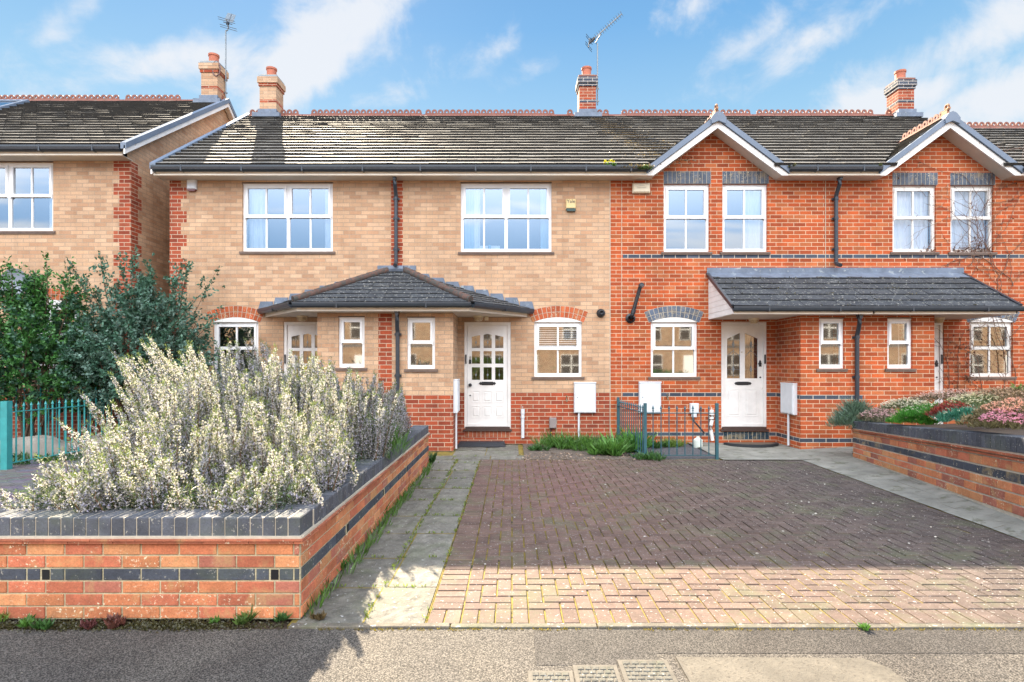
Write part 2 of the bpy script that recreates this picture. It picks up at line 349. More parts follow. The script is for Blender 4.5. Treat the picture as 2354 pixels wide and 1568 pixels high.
# ================================================================ ground
def struct(name, mb, mats): o = obj(name, mb, mats); o['kind'] = 'structure'; return o
def tarmac(name, base, pat):
    m, p, o = newmat(name); p.inputs['Roughness'].default_value = .88; p.inputs['Specular IOR Level'].default_value = .3
    c_ = cramp(nz(150, 2, .5), [(.36, tuple(x * .28 for x in base)), (.5, base), (.64, tuple(x * 2.4 for x in base))])
    c_ = mulcol(cramp(nz(1.1, 8, .65, dist=.4), [(.3, (.82, .82, .84)), (.7, (1.15, 1.13, 1.08))]), c_)
    c_ = mulcol(cramp(nz(.55, 5, .6, dist=.8), [(.36, (.72, .70, .70)), (.5, (1, 1, 1)), (.62, (1.12, 1.1, 1.06))]), c_); c_ = MIX(cramp(nz(3.2, 9, .75, dist=1.2), [(.47, (0, 0, 0)), (.5, (.55, .55, .55)), (.53, (0, 0, 0))]), c_, tuple(x * .5 for x in base) + (1,)) if name == 'x' else c_; c_ = MIX(cramp(nz(26, 3, .5), [(.70, (0, 0, 0)), (.76, (1, 1, 1))]), c_, (*pat, 1))
    nt.links.new(c_, p.inputs['Base Color']); bump(p, nz(140, 3, .6), .7, .008); return m
TAR = tarmac('tarmac', (.064, .058, .051), (.16, .14, .11))
TARD = tarmac('dark_tarmac_patch', (.046, .042, .038), (.12, .11, .09))
SOIL = simple('soil', (.065, .045, .03), .95, .4, 14, bmp=.8, bscale=30)
CONC = simple('weathered_concrete', (.22, .22, .19), .9, .35, 3, bmp=1.0, bscale=18, dirt=((.12, .125, .09), 5, .54))
CONCL = simple('pale_concrete', (.100, .088, .070), .9, .4, 4, bmp=.7, bscale=60, dirt=((.05, .042, .032), 60, .55))
g = MB(); g.box(-400, 400, -400, 400, -.4, -.13, skip='d'); struct('ground', g, SOIL)
g = MB(); g.box(-60, 60, -6.5, -.6, -.13, -.11, skip='d'); struct('road', g, TAR)
g = MB(); g.box(-60, 60, -.45, 3.30, -.12, -.004, skip='d'); struct('pavement', g, TAR)
g = MB(); g.box(-60, 60, -.6, -.45, -.12, 0, skip='d'); struct('road_kerb', g, CONCL)
g = MB(); g.box(.12, 3.3, 3.02, 3.29, -.01, -.0022, skip='d'); g.box(.12,.75,2.9,3.019,-.01,-.0022); struct('pavement_patch', g, TARD)
# front garden base: earth under everything up to the houses
g = MB(); g.box(-16, 14, 3.30, 11.2, -.12, -.03, skip='d'); struct('garden_soil', g, SOIL)
# concrete edging along the pavement
g = MB(); x = -1.28
while x < 6.2:
    L = .9 + rng.uniform(-.1, .1); dz_ = rng.uniform(-.003, .003); dy_ = rng.uniform(-.004, .004)
    g.cb((x + .004, 3.302 + dy_, -.05), (L - .008, 0, 0), (0, .052, 0), (0, 0, .056 + dz_), .004, c=(.125, .11, .088)); x += L
struct('concrete_edging', g, SLAB)
# drive base + pavers
g = MB(); g.box(-.5, 6.5, 3.355, 9.3, -.03, -.0095, skip='d'); struct('drive_bedding', g, MORTY)
g = MB()
def pcol(x, y):
    k = 1 + rng.uniform(-.14, .14); t = min(1, max(0, (x - 1.2) / 2.6)); red = math.exp(-((x - .35) ** 2 / .9 + (y - 7.4) ** 2 / 3.))
    a = (.120, .080, .064); b = (.084, .069, .062)
    c = [a[i] * (1 - t) + b[i] * t for i in range(3)]
    c = [c[0] * (1 + .22 * red), c[1] * (1 + .02 * red), c[2] * (1 + .10 * red)]
    return tuple(v_ * k for v_ in c)
def paver(x0, x1, y0, y1):
    j = .0055; z = rng.uniform(-.002, .0028) + .0035 * math.sin(x0 * 2.1) * math.sin(y0 * 1.7 + 1) - (.005 if rng.random() < .012 else 0)
    tx, ty = rng.uniform(-.0012, .0012, 2)
    g.cb((x0 + j + tx, y0 + j + ty, -.03), (x1 - x0 - 2 * j, 0, 0), (0, y1 - y0 - 2 * j, 0), (0, 0, .03 + z), .003, c=pcol(x0, y0))
def edge_x(y): return 4.37 + (y - 4.95) * (4.57 - 4.37) / 4.18 if y > 4.95 else 4.37 + (4.95 - y) * 0.9
y = 3.56
while y < 9.1: paver(-.5, -.3, y, y + .1); y += .1
x = -.5
while x < 6.0: paver(x, x + .1, 3.36, 3.56); x += .1
for i in range(0, 62):
    for j in range(0, 56):
        k = (i - j) % 4; x = -.3 + i * .1; y = 3.56 + j * .1
        ex = edge_x(y)
        if x > ex - .02: continue
        if k == 0: paver(x, min(x + .2, ex), y, y + .1)
        elif k == 1 and i == 0: paver(x, x + .1, y, y + .1)
        elif k == 3:
            paver(x, min(x + .1, ex), y, y + (.2 if j < 55 else .1))
        elif k == 2 and j == 0: paver(x, min(x + .1, ex), y, y + .1)
struct('block_paved_drive', g, PAVE)
# slab path to the buff house
g = MB(); g.box(-1.3, -.503, 3.355, 9.2, -.03, -.009, skip='d'); g.box(-3.4, 2.0, 9.2, 11, -.03, -.012, skip='d'); struct('path_bedding', g, MORTY)
g = MB()
def slab(x0, x1, y0, y1, z=0.0):
    j = .007; zz = z + rng.uniform(-.004, .004); k = rng.uniform(.8, 1.12); c = (.170 * k, .160 * k, .135 * k)
    nx, ny = 7, 7; H = rng.uniform(-.006, .006, (nx + 1, ny + 1)); H[0, :] = H[-1, :] = -.006; H[:, 0] = H[:, -1] = -.006
    X = np.linspace(x0 + j, x1 - j, nx + 1); Y = np.linspace(y0 + j, y1 - j, ny + 1)
    for a in range(nx):
        for b in range(ny):
            g.poly([(X[p], Y[q], zz + H[p, q]) for p, q in ((a, b), (a + 1, b), (a + 1, b + 1), (a, b + 1))], c=c)
    g.box(x0 + j, x1 - j, y0 + j, y1 - j, -.03, zz - .0065, c=c, skip='td')
y = 3.36; rows = [.56, .60, .66, .60, .66, .62, .60, .60, .62, .62]
for r_ in rows:
    if y > 9.1: break
    y1 = min(y + r_, 9.2); s_ = -.87 + rng.uniform(-.03, .03); slab(-1.27, s_, y, y1)
    slab(s_, -.505, y + (0 if y < 4 else 0), y1); y = y1
for x0, x1 in ((-3.3, -2.7), (-2.7, -2.1), (-2.1, -1.5), (-1.5, -.95), (-.95, -.35), (-.35, .22)):
    slab(x0, x1, 9.2, 9.62)
for x0, x1 in ((-1.0, -.45), (-.45, .12)): slab(x0, x1, 9.62, 10.2); slab(x0, x1, 10.2, 10.95)
struct('slab_path', g, SLAB)
# neighbour's paved drive on the left
g = MB(); y = 3.36
row = 0
while y < 10.2:
    x = -9.6 - (row % 2) * .1
    while x < -3.25:
        if True:
            g.cb((x + .004, y + .004, -.03), (.192, 0, 0), (0, .092, 0), (0, 0, .03 + rng.uniform(-.002, .002)), .003, c=tuple(v_ * rng.uniform(.8, 1.15) for v_ in (.125, .115, .125)))
        x += .2
    y += .1; row += 1
struct('left_paved_drive', g, PAVE)
# concrete path on the right and apron at the red house door
RW = [(5.30, 9.0, .63, .07), (5.08, 7.4, .71, .075), (4.89, 6.4, .774, .085), (4.80, 5.95, .80, .09), (4.68, 5.3, .836, .103), (4.50, 4.3, .87, .11), (4.3, 3.4, .9, .11)]
g = MB(); ys = [9.6, 9.0, 8.2, 7.4, 6.4, 5.95, 5.3, 4.95, 4.3, 3.6, 3.36]
def wallx(y): return float(np.interp(y, [p[1] for p in RW[::-1]], [p[0] for p in RW[::-1]]))
def wallb(y): return float(np.interp(y, [p[1] for p in RW[::-1]], [p[3] for p in RW[::-1]]))
for ya, yb in zip(ys, ys[1:]):
    for fa, fb in ((0, .25), (.25, .5), (.5, .75), (.75, 1)):
        P = []
        for yy, f_ in ((ya, fa), (yb, fa), (yb, fb), (ya, fb)):
            e = min(edge_x(yy), wallx(yy) + .1); wx = wallx(yy) + .12
            P.append((e + (wx - e) * f_, yy, .003 + (wallb(yy)) * f_ + rng.uniform(-.003, .003)))
        g.poly(P)
def apz(x, y): return .012 + .03 * math.exp(-((x - 3.55) ** 2 / .15 + (y - 10.6) ** 2 / .6)) + max(0, (x - 4.6)) * .05 * (1 if y < 10.3 else .8)
AX = np.linspace(3.32, 8.0, 24); AY = np.linspace(9.12, 11.0, 12)
for a in range(23):
    for b in range(11):
        g.poly([(AX[p], AY[q] - (0 if q else .02), min(apz(AX[p], AY[q]), .09)) for p, q in ((a, b), (a + 1, b), (a + 1, b + 1), (a, b + 1))])
struct('concrete_path', g, CONC)
g = MB(); g.box(1.95, 3.32, 9.25, 11, -.05, .008, skip='d'); struct('gravel_bed', g, simple('slate_gravel', (.085, .09, .10), .8, .75, 34, bmp=1.0, bscale=45, dirt=((.25, .25, .24), 45, .66)))
g = MB(); g.box(.2, 1.95, 9.2, 11, -.05, .004, skip='d'); struct('soil_strip', g, simple('leafy_soil', (.12, .095, .075), .95, .5, 26, bmp=1.0, bscale=35))

# ================================================================ house builders
def fx(x, Y=11.0): return (x - 1177.0) * Y / 1332.0
def fz(y, Y=11.0): return 1.5 - (y - 839.0) * Y / 1332.0
def wallgrid(mb, ax, K, a0, a1, z0, z1, holes=(), zones=(), mat=0, reveal=.10, flip=False):
    """wall in the plane axis=K; holes (a0,a1,z0,z1); zones (a0,a1,z0,z1,material)"""
    A = {a0, a1}; Z = {z0, z1}
    for h in list(holes) + list(zones):
        for q in h[0:2]:
            if a0 < q < a1: A.add(q)
        for q in h[2:4]:
            if z0 < q < z1: Z.add(q)
    A, Z = sorted(A), sorted(Z)
    P = (lambda a, z: (a, K, z)) if ax == 'y' else (lambda a, z: (K, a, z))
    for i in range(len(A) - 1):
        for j in range(len(Z) - 1):
            ca, cz = (A[i] + A[i + 1]) / 2, (Z[j] + Z[j + 1]) / 2
            if any(h[0] < ca < h[1] and h[2] < cz < h[3] for h in holes): continue
            m_ = mat
            for zn in zones:
                if zn[0] < ca < zn[1] and zn[2] < cz < zn[3]: m_ = zn[4]
            pts = [P(A[i], Z[j]), P(A[i + 1], Z[j]), P(A[i + 1], Z[j + 1]), P(A[i], Z[j + 1])]
            mb.poly(pts[::-1] if flip else pts, m_, uv=[(q[0] if ax == 'y' else q[1] + K, q[2]) for q in (pts[::-1] if flip else pts)])
    if ax == 'y':
        for h in holes:
            x0, x1, za, zb = h[:4]
            mb.poly([(x0, K, za), (x0, K, zb), (x0, K + reveal, zb), (x0, K + reveal, za)], mat)
            mb.poly([(x1, K, zb), (x1, K, za), (x1, K + reveal, za), (x1, K + reveal, zb)], mat)
            mb.poly([(x0, K, zb), (x1, K, zb), (x1, K + reveal, zb), (x0, K + reveal, zb)], mat)
            mb.poly([(x0, K, za), (x0, K + reveal, za), (x1, K + reveal, za), (x1, K, za)], mat)
def window(house, x0, x1, z0, z1, K=11.0, kind='single', mat=WHITE, curt=None, glass=GLASS, blind=False, sill=True, rail=.515, dirty=False):
    f = MB(); Y0 = K + .045; Y1 = K + .10
    def b(a, c, d, e, y0=Y0, y1=Y1): f.box(a, c, y0, y1, d, e)
    ow = .05
    b(x0, x0 + ow, z0, z1); b(x1 - ow, x1, z0, z1); b(x0 + ow, x1 - ow, z1 - ow, z1); b(x0 + ow, x1 - ow, z0, z0 + .065)
    f.box(x0 - .005, x1 + .005, K + .03, K + .06, z1 - .018, z1 - .004)
    halves = [(x0 + ow, x1 - ow)]
    if kind == 'double':
        xm = (x0 + x1) / 2; b(xm - .03, xm + .03, z0 + .065, z1 - ow); halves = [(x0 + ow, xm - .03), (xm + .03, x1 - ow)]
    zt, zb = z1 - ow, z0 + .065; zr = zb + (zt - zb) * rail
    for a, c in halves:
        Ys = Y0 - .022; s = .042 if kind != 'narrow' else .035
        b(a, a + s, zr, zt, Ys, Y1 - .02); b(c - s, c, zr, zt, Ys, Y1 - .02); b(a + s, c - s, zt - s, zt, Ys, Y1 - .02)
        b(a - .012, c + .012, zr - .028, zr + .03, Ys - .006, Y1 - .02)
        f.prism([(a - .012, zr - .028), (a - .012, zr - .055), (a + .012, zr - .028)], Ys - .004, Ys + .03)
        f.prism([(c + .012, zr - .028), (c - .012, zr - .028), (c + .012, zr - .055)], Ys - .004, Ys + .03)
        if kind != 'narrow':
            xm = (a + c) / 2; b(xm - .015, xm + .015, zr + .03, zt - s, Ys + .012, Y1 - .03); b(xm - .015, xm + .015, zb, zr - .028, Y0 + .004, Y1 - .02)
    f.box(x0 - .005, x1 + .005, K - .003, K + .03, z1 + .002, z1 + .016, 1)  # black strip over the head, drawn in place of the lintel's shadow line
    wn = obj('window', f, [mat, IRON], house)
    p = MB()
    for a, c in halves:
        p.poly([(a, Y0 + .018, zb), (c, Y0 + .018, zb), (c, Y0 + .018, zr), (a, Y0 + .018, zr)])
        p.poly([(a, Y0 + .008, zr), (c, Y0 + .008, zr), (c, Y0 + .008, zt), (a, Y0 + .008, zt)])
    obj('pane', p, glass, wn)
    if sill:
        s = MB(); s.box(x0 - .05, x1 + .05, K - .03, K + .05, z0 - .034, z0 - .004); s.box(x0 - .05, x1 + .05, K - .022, K + .02, z0 - .056, z0 - .037)
        obj('sill', s, SILLM, wn)
    if curt:
        for (ca, cc, mt) in curt:
            c_ = MB(); n = max(8, int((cc - ca) / .018)); prev = None
            for i in range(n + 1):
                xx = ca + (cc - ca) * i / n; yy = Y1 + .06 + .018 * math.sin(i * 1.05 + ca) + .006 * math.sin(i * 2.9)
                if prev: c_.poly([(prev[0], prev[1], z0), (xx, yy, z0), (xx, yy, z1), (prev[0], prev[1], z1)])
                prev = (xx, yy)
            obj('curtain', c_, mt, wn, smooth=True)
    if blind:
        c_ = MB(); z = z1 - .06
        while z > z1 - .42: c_.box(x0 + .05, x1 - .05, Y1 + .03, Y1 + .055, z - .022, z - .004); z -= .042
        c_.box(x0 + .05, x1 - .05, Y1 + .03, Y1 + .055, z - .035, z)
        obj('blind', c_, CURT, wn)
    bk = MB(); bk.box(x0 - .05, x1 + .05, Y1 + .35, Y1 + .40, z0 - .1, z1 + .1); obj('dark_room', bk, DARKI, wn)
    return wn
def tiles(mb, O, U, V, L, ul, ur, g=.242, w_=.33, t=.048, excl=None, base=(1, 1, 1), jit=.0035):
    O, U, V = Vector(O), Vector(U).normalized(), Vector(V).normalized(); Nn = U.cross(V).normalized()
    if Nn.z < 0: Nn = -Nn
    r = 0; vv = -.02
    while vv < L - .02:
        v1 = min(vv + g, L); ua, ub = ul(vv + g / 2), ur(vv + g / 2); off = (w_ / 2 if r % 2 else 0) - w_ * 2
        i0 = math.floor((ua - off) / w_)
        k = i0
        while off + k * w_ < ub:
            a = max(off + k * w_, ua) + .0025; b = min(off + (k + 1) * w_, ub) - .0025; k += 1
            if b - a < .02: continue
            if excl and excl((a + b) / 2, (vv + v1) / 2): continue
            h0 = t + .004 + rng.uniform(-jit, jit); dv = rng.uniform(-.006, .006); h1 = .006; sk = rng.uniform(-.002, .002)
            kk = rng.uniform(.8, 1.15); c = (base[0] * kk, base[1] * kk, base[2] * kk); c2 = tuple(q_ * .2 for q_ in c); c = tuple(q_ * 1.8 for q_ in c)  # lichen-pale tops brightened, butts and sides darkened: sunlit and shadow lines painted in
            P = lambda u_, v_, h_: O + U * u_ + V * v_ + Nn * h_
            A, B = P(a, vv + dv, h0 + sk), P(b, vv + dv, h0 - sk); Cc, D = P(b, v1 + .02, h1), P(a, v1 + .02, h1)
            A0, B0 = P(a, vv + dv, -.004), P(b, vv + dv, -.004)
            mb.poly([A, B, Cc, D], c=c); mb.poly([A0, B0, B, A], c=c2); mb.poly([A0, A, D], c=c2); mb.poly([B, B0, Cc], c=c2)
        vv += g; r += 1
SL = (7.73 - 5.18) / 3.82
def arch(house, x0, x1, zs, rise, mat_c, n=13, K=11.0, hgt=.215):
    """segmental double-header arch over an opening, plus the white board under it"""
    xc = (x0 + x1) / 2; hw = (x1 - x0) / 2 + .0; Rr = (hw * hw + rise * rise) / (2 * rise); cz = zs + rise - Rr
    a0 = math.asin((hw + .045) / (Rr + .02)); a = MB()
    for k in range(n):
        th0 = -a0 + 2 * a0 * k / n; th1 = -a0 + 2 * a0 * (k + 1) / n; gp = .006 / Rr
        for (ra, rb) in ((Rr + .004, Rr + hgt / 2 - .006), (Rr + hgt / 2 + .004, Rr + hgt)):
            q = lambda r_, t_: (xc + r_ * math.sin(t_), cz + r_ * math.cos(t_))
            kk = rng.uniform(.75, 1.15)
            a.prism([q(ra, th0 + gp), q(ra, th1 - gp), q(rb, th1 - gp), q(rb, th0 + gp)], K - .006, K + .02, 0, c=tuple(v_ * kk for v_ in mat_c))
    q = lambda r_, t_: (xc + r_ * math.sin(t_), cz + r_ * math.cos(t_))
    for k in range(n):
        th0 = -a0 + 2 * a0 * k / n; th1 = -a0 + 2 * a0 * (k + 1) / n
        a.prism([q(Rr - .002, th0), q(Rr - .002, th1), q(Rr + hgt + .004, th1), q(Rr + hgt + .004, th0)], K - .002, K + .018, 1)
    ar = obj('brick_arch', a, [UNIT, MORT], house)
    b = MB(); pts = [(x0, zs - .004)] + [(x1, zs - .004)] + [q(Rr - .003, math.asin(max(-1, min(1, (x1 - xc - 2 * hw * i / 12) / Rr)))) for i in range(13)]
    b.prism(pts, K - .012, K + .02); obj('arch_board', b, WHITEP, house)
def soldier(house, x0, x1, z0, z1, c, K=11.0, name='soldier_lintel'):
    a = MB(); n = max(1, round((x1 - x0) / .0785)); w_ = (x1 - x0) / n
    for i in range(n):
        kk = rng.uniform(.8, 1.2); a.cb((x0 + i * w_ + .004, K, z0 + .004), (w_ - .009, 0, 0), (0, 0, z1 - z0 - .008), (0, -.006, 0), .002, c=tuple(v_ * kk for v_ in c), m=0)
    a.box(x0, x1, K - .002, K + .01, z0, z1, 1); return obj(name, a, [UNIT, MORT], house)
def chimney(house, x0, x1, y0, y1, zb, zc, pot, brick, capm, bandm, bandz, pat):
    s = MB()
    wallgrid(s, 'y', y0, x0, x1, zb - .7, zc - .26, zones=[(x0, x1, bandz, bandz + .075, 1)])
    wallgrid(s, 'x', x1, y0, y1, zb - .7, zc - .26, zones=[(y0, y1, bandz, bandz + .075, 1)])
    wallgrid(s, 'x', x0, y0, y1, zb - .7, zc - .26, zones=[(y0, y1, bandz, bandz + .075, 1)], flip=True)
    wallgrid(s, 'y', y1, x0, x1, zb - .7, zc - .26, flip=True)
    ch = obj('chimney', s, [brick, bandm], house)
    k = MB(); z = zc - .26
    for i, (e, m_) in enumerate(((.022, 1), (.045, 0), (.045, 0), (.02, 2))):
        h = .075 if i < 3 else .05; k.box(x0 - e, x1 + e, y0 - e, y1 + e, z, z + h - .004, m_); z += h
    k.box(x0 + .03, x1 - .03, y0 + .03, y1 - .03, z - .01, z + .03, 3)
    obj('chimney_cap', k, [capm, bandm, pat, MORT], ch)
    p = MB(); xc, yc = (x0 + x1) / 2, (y0 + y1) / 2; r = .118
    p.lathe((xc, yc, z), [(r, 0), (r * .95, .04), (r * .97, pot - .05), (r * 1.1, pot - .045), (r * 1.1, pot), (r * .86, pot), (r * .84, .05)], 20)
    obj('chimney_pot', p, POTM, ch, smooth=True)
    l = MB(); l.box(x0 - .015, x1 + .015, y0 - .05, y1 + .05, zb - .6, zb + .05); l.box(x0 - .13, x1 + .13, y0 - .14, y0 - .03, zb - .16, zb - .06)
    l.box(x0 - .025, x1 + .025, y0 - .055, y0 - .03, zb - .2, zb + .06)
    obj('lead_flashing', l, LEAD, ch)
    return ch
def ridge(house, x0, x1, plain=(), zr=7.73, y=14.5, crest=True):
    b = MB(); x = x0
    while x < x1 - .05:
        xe = min(x + .45, x1); kk = rng.uniform(.75, 1.1); c = (kk, kk, kk)
        pr = [(-.11, -.07), (-.075, -.01), (-.03, .03), (0, .04), (.03, .03), (.075, -.01), (.11, -.07)]
        for (ya, za), (yb, zb) in zip(pr, pr[1:]):
            b.poly([(x + .004, y + ya, zr + za), (xe - .004, y + ya, zr + za), (xe - .004, y + yb, zr + zb), (x + .004, y + yb, zr + zb)], c=c)
        x = xe
    x = x0 + .09
    while x < x1 - .06 and crest:
        if not any(a < x < c for a, c in plain):
            n = 14
            for k in range(n):
                t0, t1 = 2 * math.pi * k / n, 2 * math.pi * (k + 1) / n
                q = lambda r_, t_: (x + r_ * math.cos(t_), zr + .092 + r_ * math.sin(t_))
                b.prism([q(.026, t0), q(.070, t0), q(.070, t1), q(.026, t1)], y - .012, y + .012)
            b.box(x - .077, x + .077, y - .011, y + .011, zr + .02, zr + .068)
        x += .154
    return obj('ridge_tiles', b, TERRA, house)
def gutter(house, pts, w_=.105, h=.105, name='gutter', bracket=True):
    b = MB()
    for a, c in zip(pts, pts[1:]):
        a, c = Vector(a), Vector(c); d = (c - a).normalized(); o = Vector((d.y, -d.x, 0))
        prof = [(0, 0), (.0, -h * .75), (.025, -h), (w_ * .6, -h), (w_ * .9, -h * .72), (w_, -h * .3), (w_, 0), (w_ - .008, 0), (w_ - .012, -h * .4), (.01, -h * .5)]
        prof = [(p_ - w_, q_) for p_, q_ in prof]
        R0 = [a - o * p_ + Vector((0, 0, q_)) for p_, q_ in prof]; R0 = [a + o * (p_ + w_) + Vector((0, 0, q_)) for p_, q_ in prof]
        R1 = [p_ + (c - a) for p_ in R0]
        for i in range(len(prof)):
            j = (i + 1) % len(prof); b.poly([R0[i], R0[j], R1[j], R1[i]])
        b.poly(R0[::-1]); b.poly(R1)
        if bracket:
            L = (c - a).length; k = max(1, int(L / .95))
            for i in range(k):
                m_ = a + d * (L * (i + .5) / k) + o * (w_ * .5); q = .012
                b.bar(m_ + Vector((0, 0, -h * .5)) - d * q, m_ + Vector((0, 0, -h * .5)) + d * q, w_ * 1.06, h * 1.08)
    return obj(name, b, BLACKP, house)
def downpipe(house, x, y, z0, z1, hopper=True, kick=0.0, foot=True):
    b = MB()
    if hopper:
        b.prism([(x - .055, z1), (x - .02, z1 - .13), (x + .02, z1 - .13), (x + .055, z1)], y - .17, y - .07)
        b.tube([(x, y - .12, z1 - .12), (x, y - .12, z1 - .2), (x + kick, y - .03, z1 - .33), (x + kick, y, z1 - .4)], .036, 12)
    b.tube([(x + kick, y, z1 - (.39 if hopper else 0)), (x + kick, y, z0)], .034, 14)
    for zz in (z1 - .46, (z0 + z1) / 2, z0 + .25): b.tube([(x + kick, y, zz), (x + kick, y, zz + .05)], .041, 14); b.box(x + kick - .06, x + kick + .06, y + .02, y + .05, zz, zz + .04)
    if foot: b.tube([(x + kick, y, z0 + .02), (x + kick, y - .03, z0 - .02), (x + kick + .01, y - .13, z0 - .06)], .038, 12)
    return obj('downpipe', b, BLACKP, house, smooth=True)
def door(house, x0, x1, z0, z1, K, style, handle_side):
    f = MB(); fw = .055; Yf = K + .02
    f.box(x0, x0 + fw, Yf, Yf + .07, z0, z1); f.box(x1 - fw, x1, Yf, Yf + .07, z0, z1); f.box(x0 + fw, x1 - fw, Yf, Yf + .07, z1 - fw, z1)
    fr = obj('door_frame', f, WHITEP, house)
    a, b_ = x0 + fw + .003, x1 - fw - .003; za, zb = z0 + .035, z1 - fw - .003; W_ = b_ - a; H_ = zb - za
    Yd = Yf + .022; d = MB(); holes = []; zt = za + H_ * .925
    if style == 9:
        cs = [(.105, .31), (.395, .60), (.685, .89)]; rs = [(.46, .585), (.62, .745), (.775, .915)]
        for c0, c1 in cs:
            for r0, r1 in rs: holes.append((a + W_ * c0, a + W_ * c1, za + H_ * r0, za + H_ * r1))
    else:
        for c0, c1 in ((.09, .42), (.545, .87)): holes.append((a + W_ * c0, a + W_ * c1, za + H_ * .475, za + H_ * .925))
    wallgrid(d, 'y', Yd, a, b_, za, zb, holes=holes, reveal=.02)
    # sloping heads of the upper lights
    if style == 9:
        for i in (2, 5, 8):
            h = holes[i]; xa, xb, zh = h[0], h[1], h[3]; m_ = (xa + xb) / 2
            if i == 2: P = [[(xa, zh - .055), (xb, zh - .02), (xb, zh), (xa, zh)]]
            elif i == 8: P = [[(xa, zh - .02), (xb, zh - .055), (xb, zh), (xa, zh)]]
            else: P = [[(xa, zh - .02), (m_ - .02, zh - .001), (xa, zh)], [(xb, zh - .02), (xb, zh), (m_ + .02, zh - .001)]]
            for q in P: d.prism(q, Yd - .001, Yd + .019)
    else:
        h = holes[0]; d.prism([(h[0], h[3] - .11), (h[1], h[3]), (h[0], h[3])], Yd - .001, Yd + .019)
        h = holes[1]; d.prism([(h[0], h[3]), (h[1], h[3] - .11), (h[1], h[3])], Yd - .001, Yd + .019)
    # raised lower panels
    if style == 9:
        cs = [(.09, .325), (.38, .615), (.67, .905)]; rs = [(.085, .205), (.235, .355)]
    else: cs = [(.10, .43), (.545, .88)]; rs = [(.10, .37)]
    for c0, c1 in cs:
        for r0, r1 in rs:
            X0, X1, Z0, Z1 = a + W_ * c0, a + W_ * c1, za + H_ * r0, za + H_ * r1
            d.box(X0, X1, Yd - .006, Yd + .01, Z0, Z0 + .014); d.box(X0, X1, Yd - .006, Yd + .01, Z1 - .014, Z1)
            d.box(X0, X0 + .014, Yd - .006, Yd + .01, Z0 + .014, Z1 - .014); d.box(X1 - .014, X1, Yd - .006, Yd + .01, Z0 + .014, Z1 - .014)
            d.cb((X0 + .035, Yd - .001, Z0 + .035), (X1 - X0 - .07, 0, 0), (0, 0, Z1 - Z0 - .07), (0, -.008, 0), .007)
    d.box(a, b_, Yd - .018, Yd, za, za + .05)
    dr = obj('door', d, WHITEP, house)
    p = MB()
    for h in holes: p.poly([(h[0], Yd + .015, h[2]), (h[1], Yd + .015, h[2]), (h[1], Yd + .015, h[3]), (h[0], Yd + .015, h[3])])
    obj('door_glass', p, GLASSD, dr)
    ld = MB()
    for h in holes:
        xm = (h[0] + h[1]) / 2; hh = h[3] - h[2]
        if style == 9:
            if random.random() < .65:
                zm = h[2] + hh * .4; ld.prism([(xm, zm - .035), (xm + .018, zm), (xm, zm + .035), (xm - .018, zm)], Yd + .008, Yd + .013)
            ld.box(xm - .002, xm + .002, Yd + .009, Yd + .012, h[2], h[3] - .03)
        else:
            ld.box(xm - .003, xm + .003, Yd + .009, Yd + .012, h[2], h[3] - .08)
            for t_ in (.2, .75): zm = h[2] + hh * t_; ld.prism([(xm, zm - .07), (xm + .025, zm), (xm, zm + .07), (xm - .025, zm)], Yd + .006, Yd + .013); ld.box(h[0], h[1], Yd + .009, Yd + .012, zm - .002, zm + .002)
            zm = h[2] + hh * .5; ld.bar((h[0], Yd + .01, zm - .02), (xm, Yd + .01, zm + .1), .006, .006); ld.bar((xm, Yd + .01, zm + .1), (h[1], Yd + .01, zm - .02), .006, .006)
    obj('leading', ld, GALV, dr)
    if style == 2:
        c_ = MB(); h = holes[1]
        for i in range(14):
            xa = h[0] + (h[1] - h[0]) * i / 14; c_.poly([(xa, Yd + .06 + .012 * (i % 2), h[2]), (xa + .02, Yd + .06 + .012 * ((i + 1) % 2), h[2]), (xa + .02, Yd + .06 + .012 * ((i + 1) % 2), h[3]), (xa, Yd + .06 + .012 * (i % 2), h[3])])
        obj('door_curtain', c_, simple('grey_purple_curtain', (.22, .19, .24), .9, .3, 12), dr)
    bk = MB(); bk.box(a, b_, Yd + .3, Yd + .33, za, zb); obj('hallway', bk, simple('wooden_hall', (.42, .22, .10), .8, .3, 5), dr)
    lb = MB(); xm = (a + b_) / 2 - .005; zl = za + H_ * (.425 if style == 9 else .425)
    lb.cb((xm - .11, Yd + .002, zl - .033), (.22, 0, 0), (0, 0, .066), (0, -.014, 0), .005); lb.box(xm - .085, xm + .085, Yd - .02, Yd - .013, zl - .018, zl + .018)
    for s in (-1, 1):
        lb.prism([(xm + s * .11, zl - .02), (xm + s * .135, zl - .03), (xm + s * .165, zl), (xm + s * .135, zl + .03), (xm + s * .11, zl + .02)][::s], Yd - .008, Yd)
    obj('letterbox', lb, IRON, dr)
    hx = a + .05 if handle_side < 0 else b_ - .05
    hd = MB(); hl = MB(); z_ = za + H_ * .41
    if style == 9:
        hd.lathe((hx, Yd, z_), [(.0, -.055), (.028, -.05), (.034, -.03), (.016, -.012), (.026, 0)][::-1], 14, ax='y')
        hl.lathe((hx, Yd, z_ - .2), [(.014, 0), (.014, -.008), (0, -.01)], 10, ax='y')
        hl.box(hx - .022, hx + .022, Yd - .012, Yd, za + H_ * .62, za + H_ * .66); hl.tube([(hx - .013, Yd - .006, za + H_ * .66), (hx - .013, Yd - .006, za + H_ * .69), (hx + .013, Yd - .006, za + H_ * .69), (hx + .013, Yd - .006, za + H_ * .66)], .004, 6)
    else:
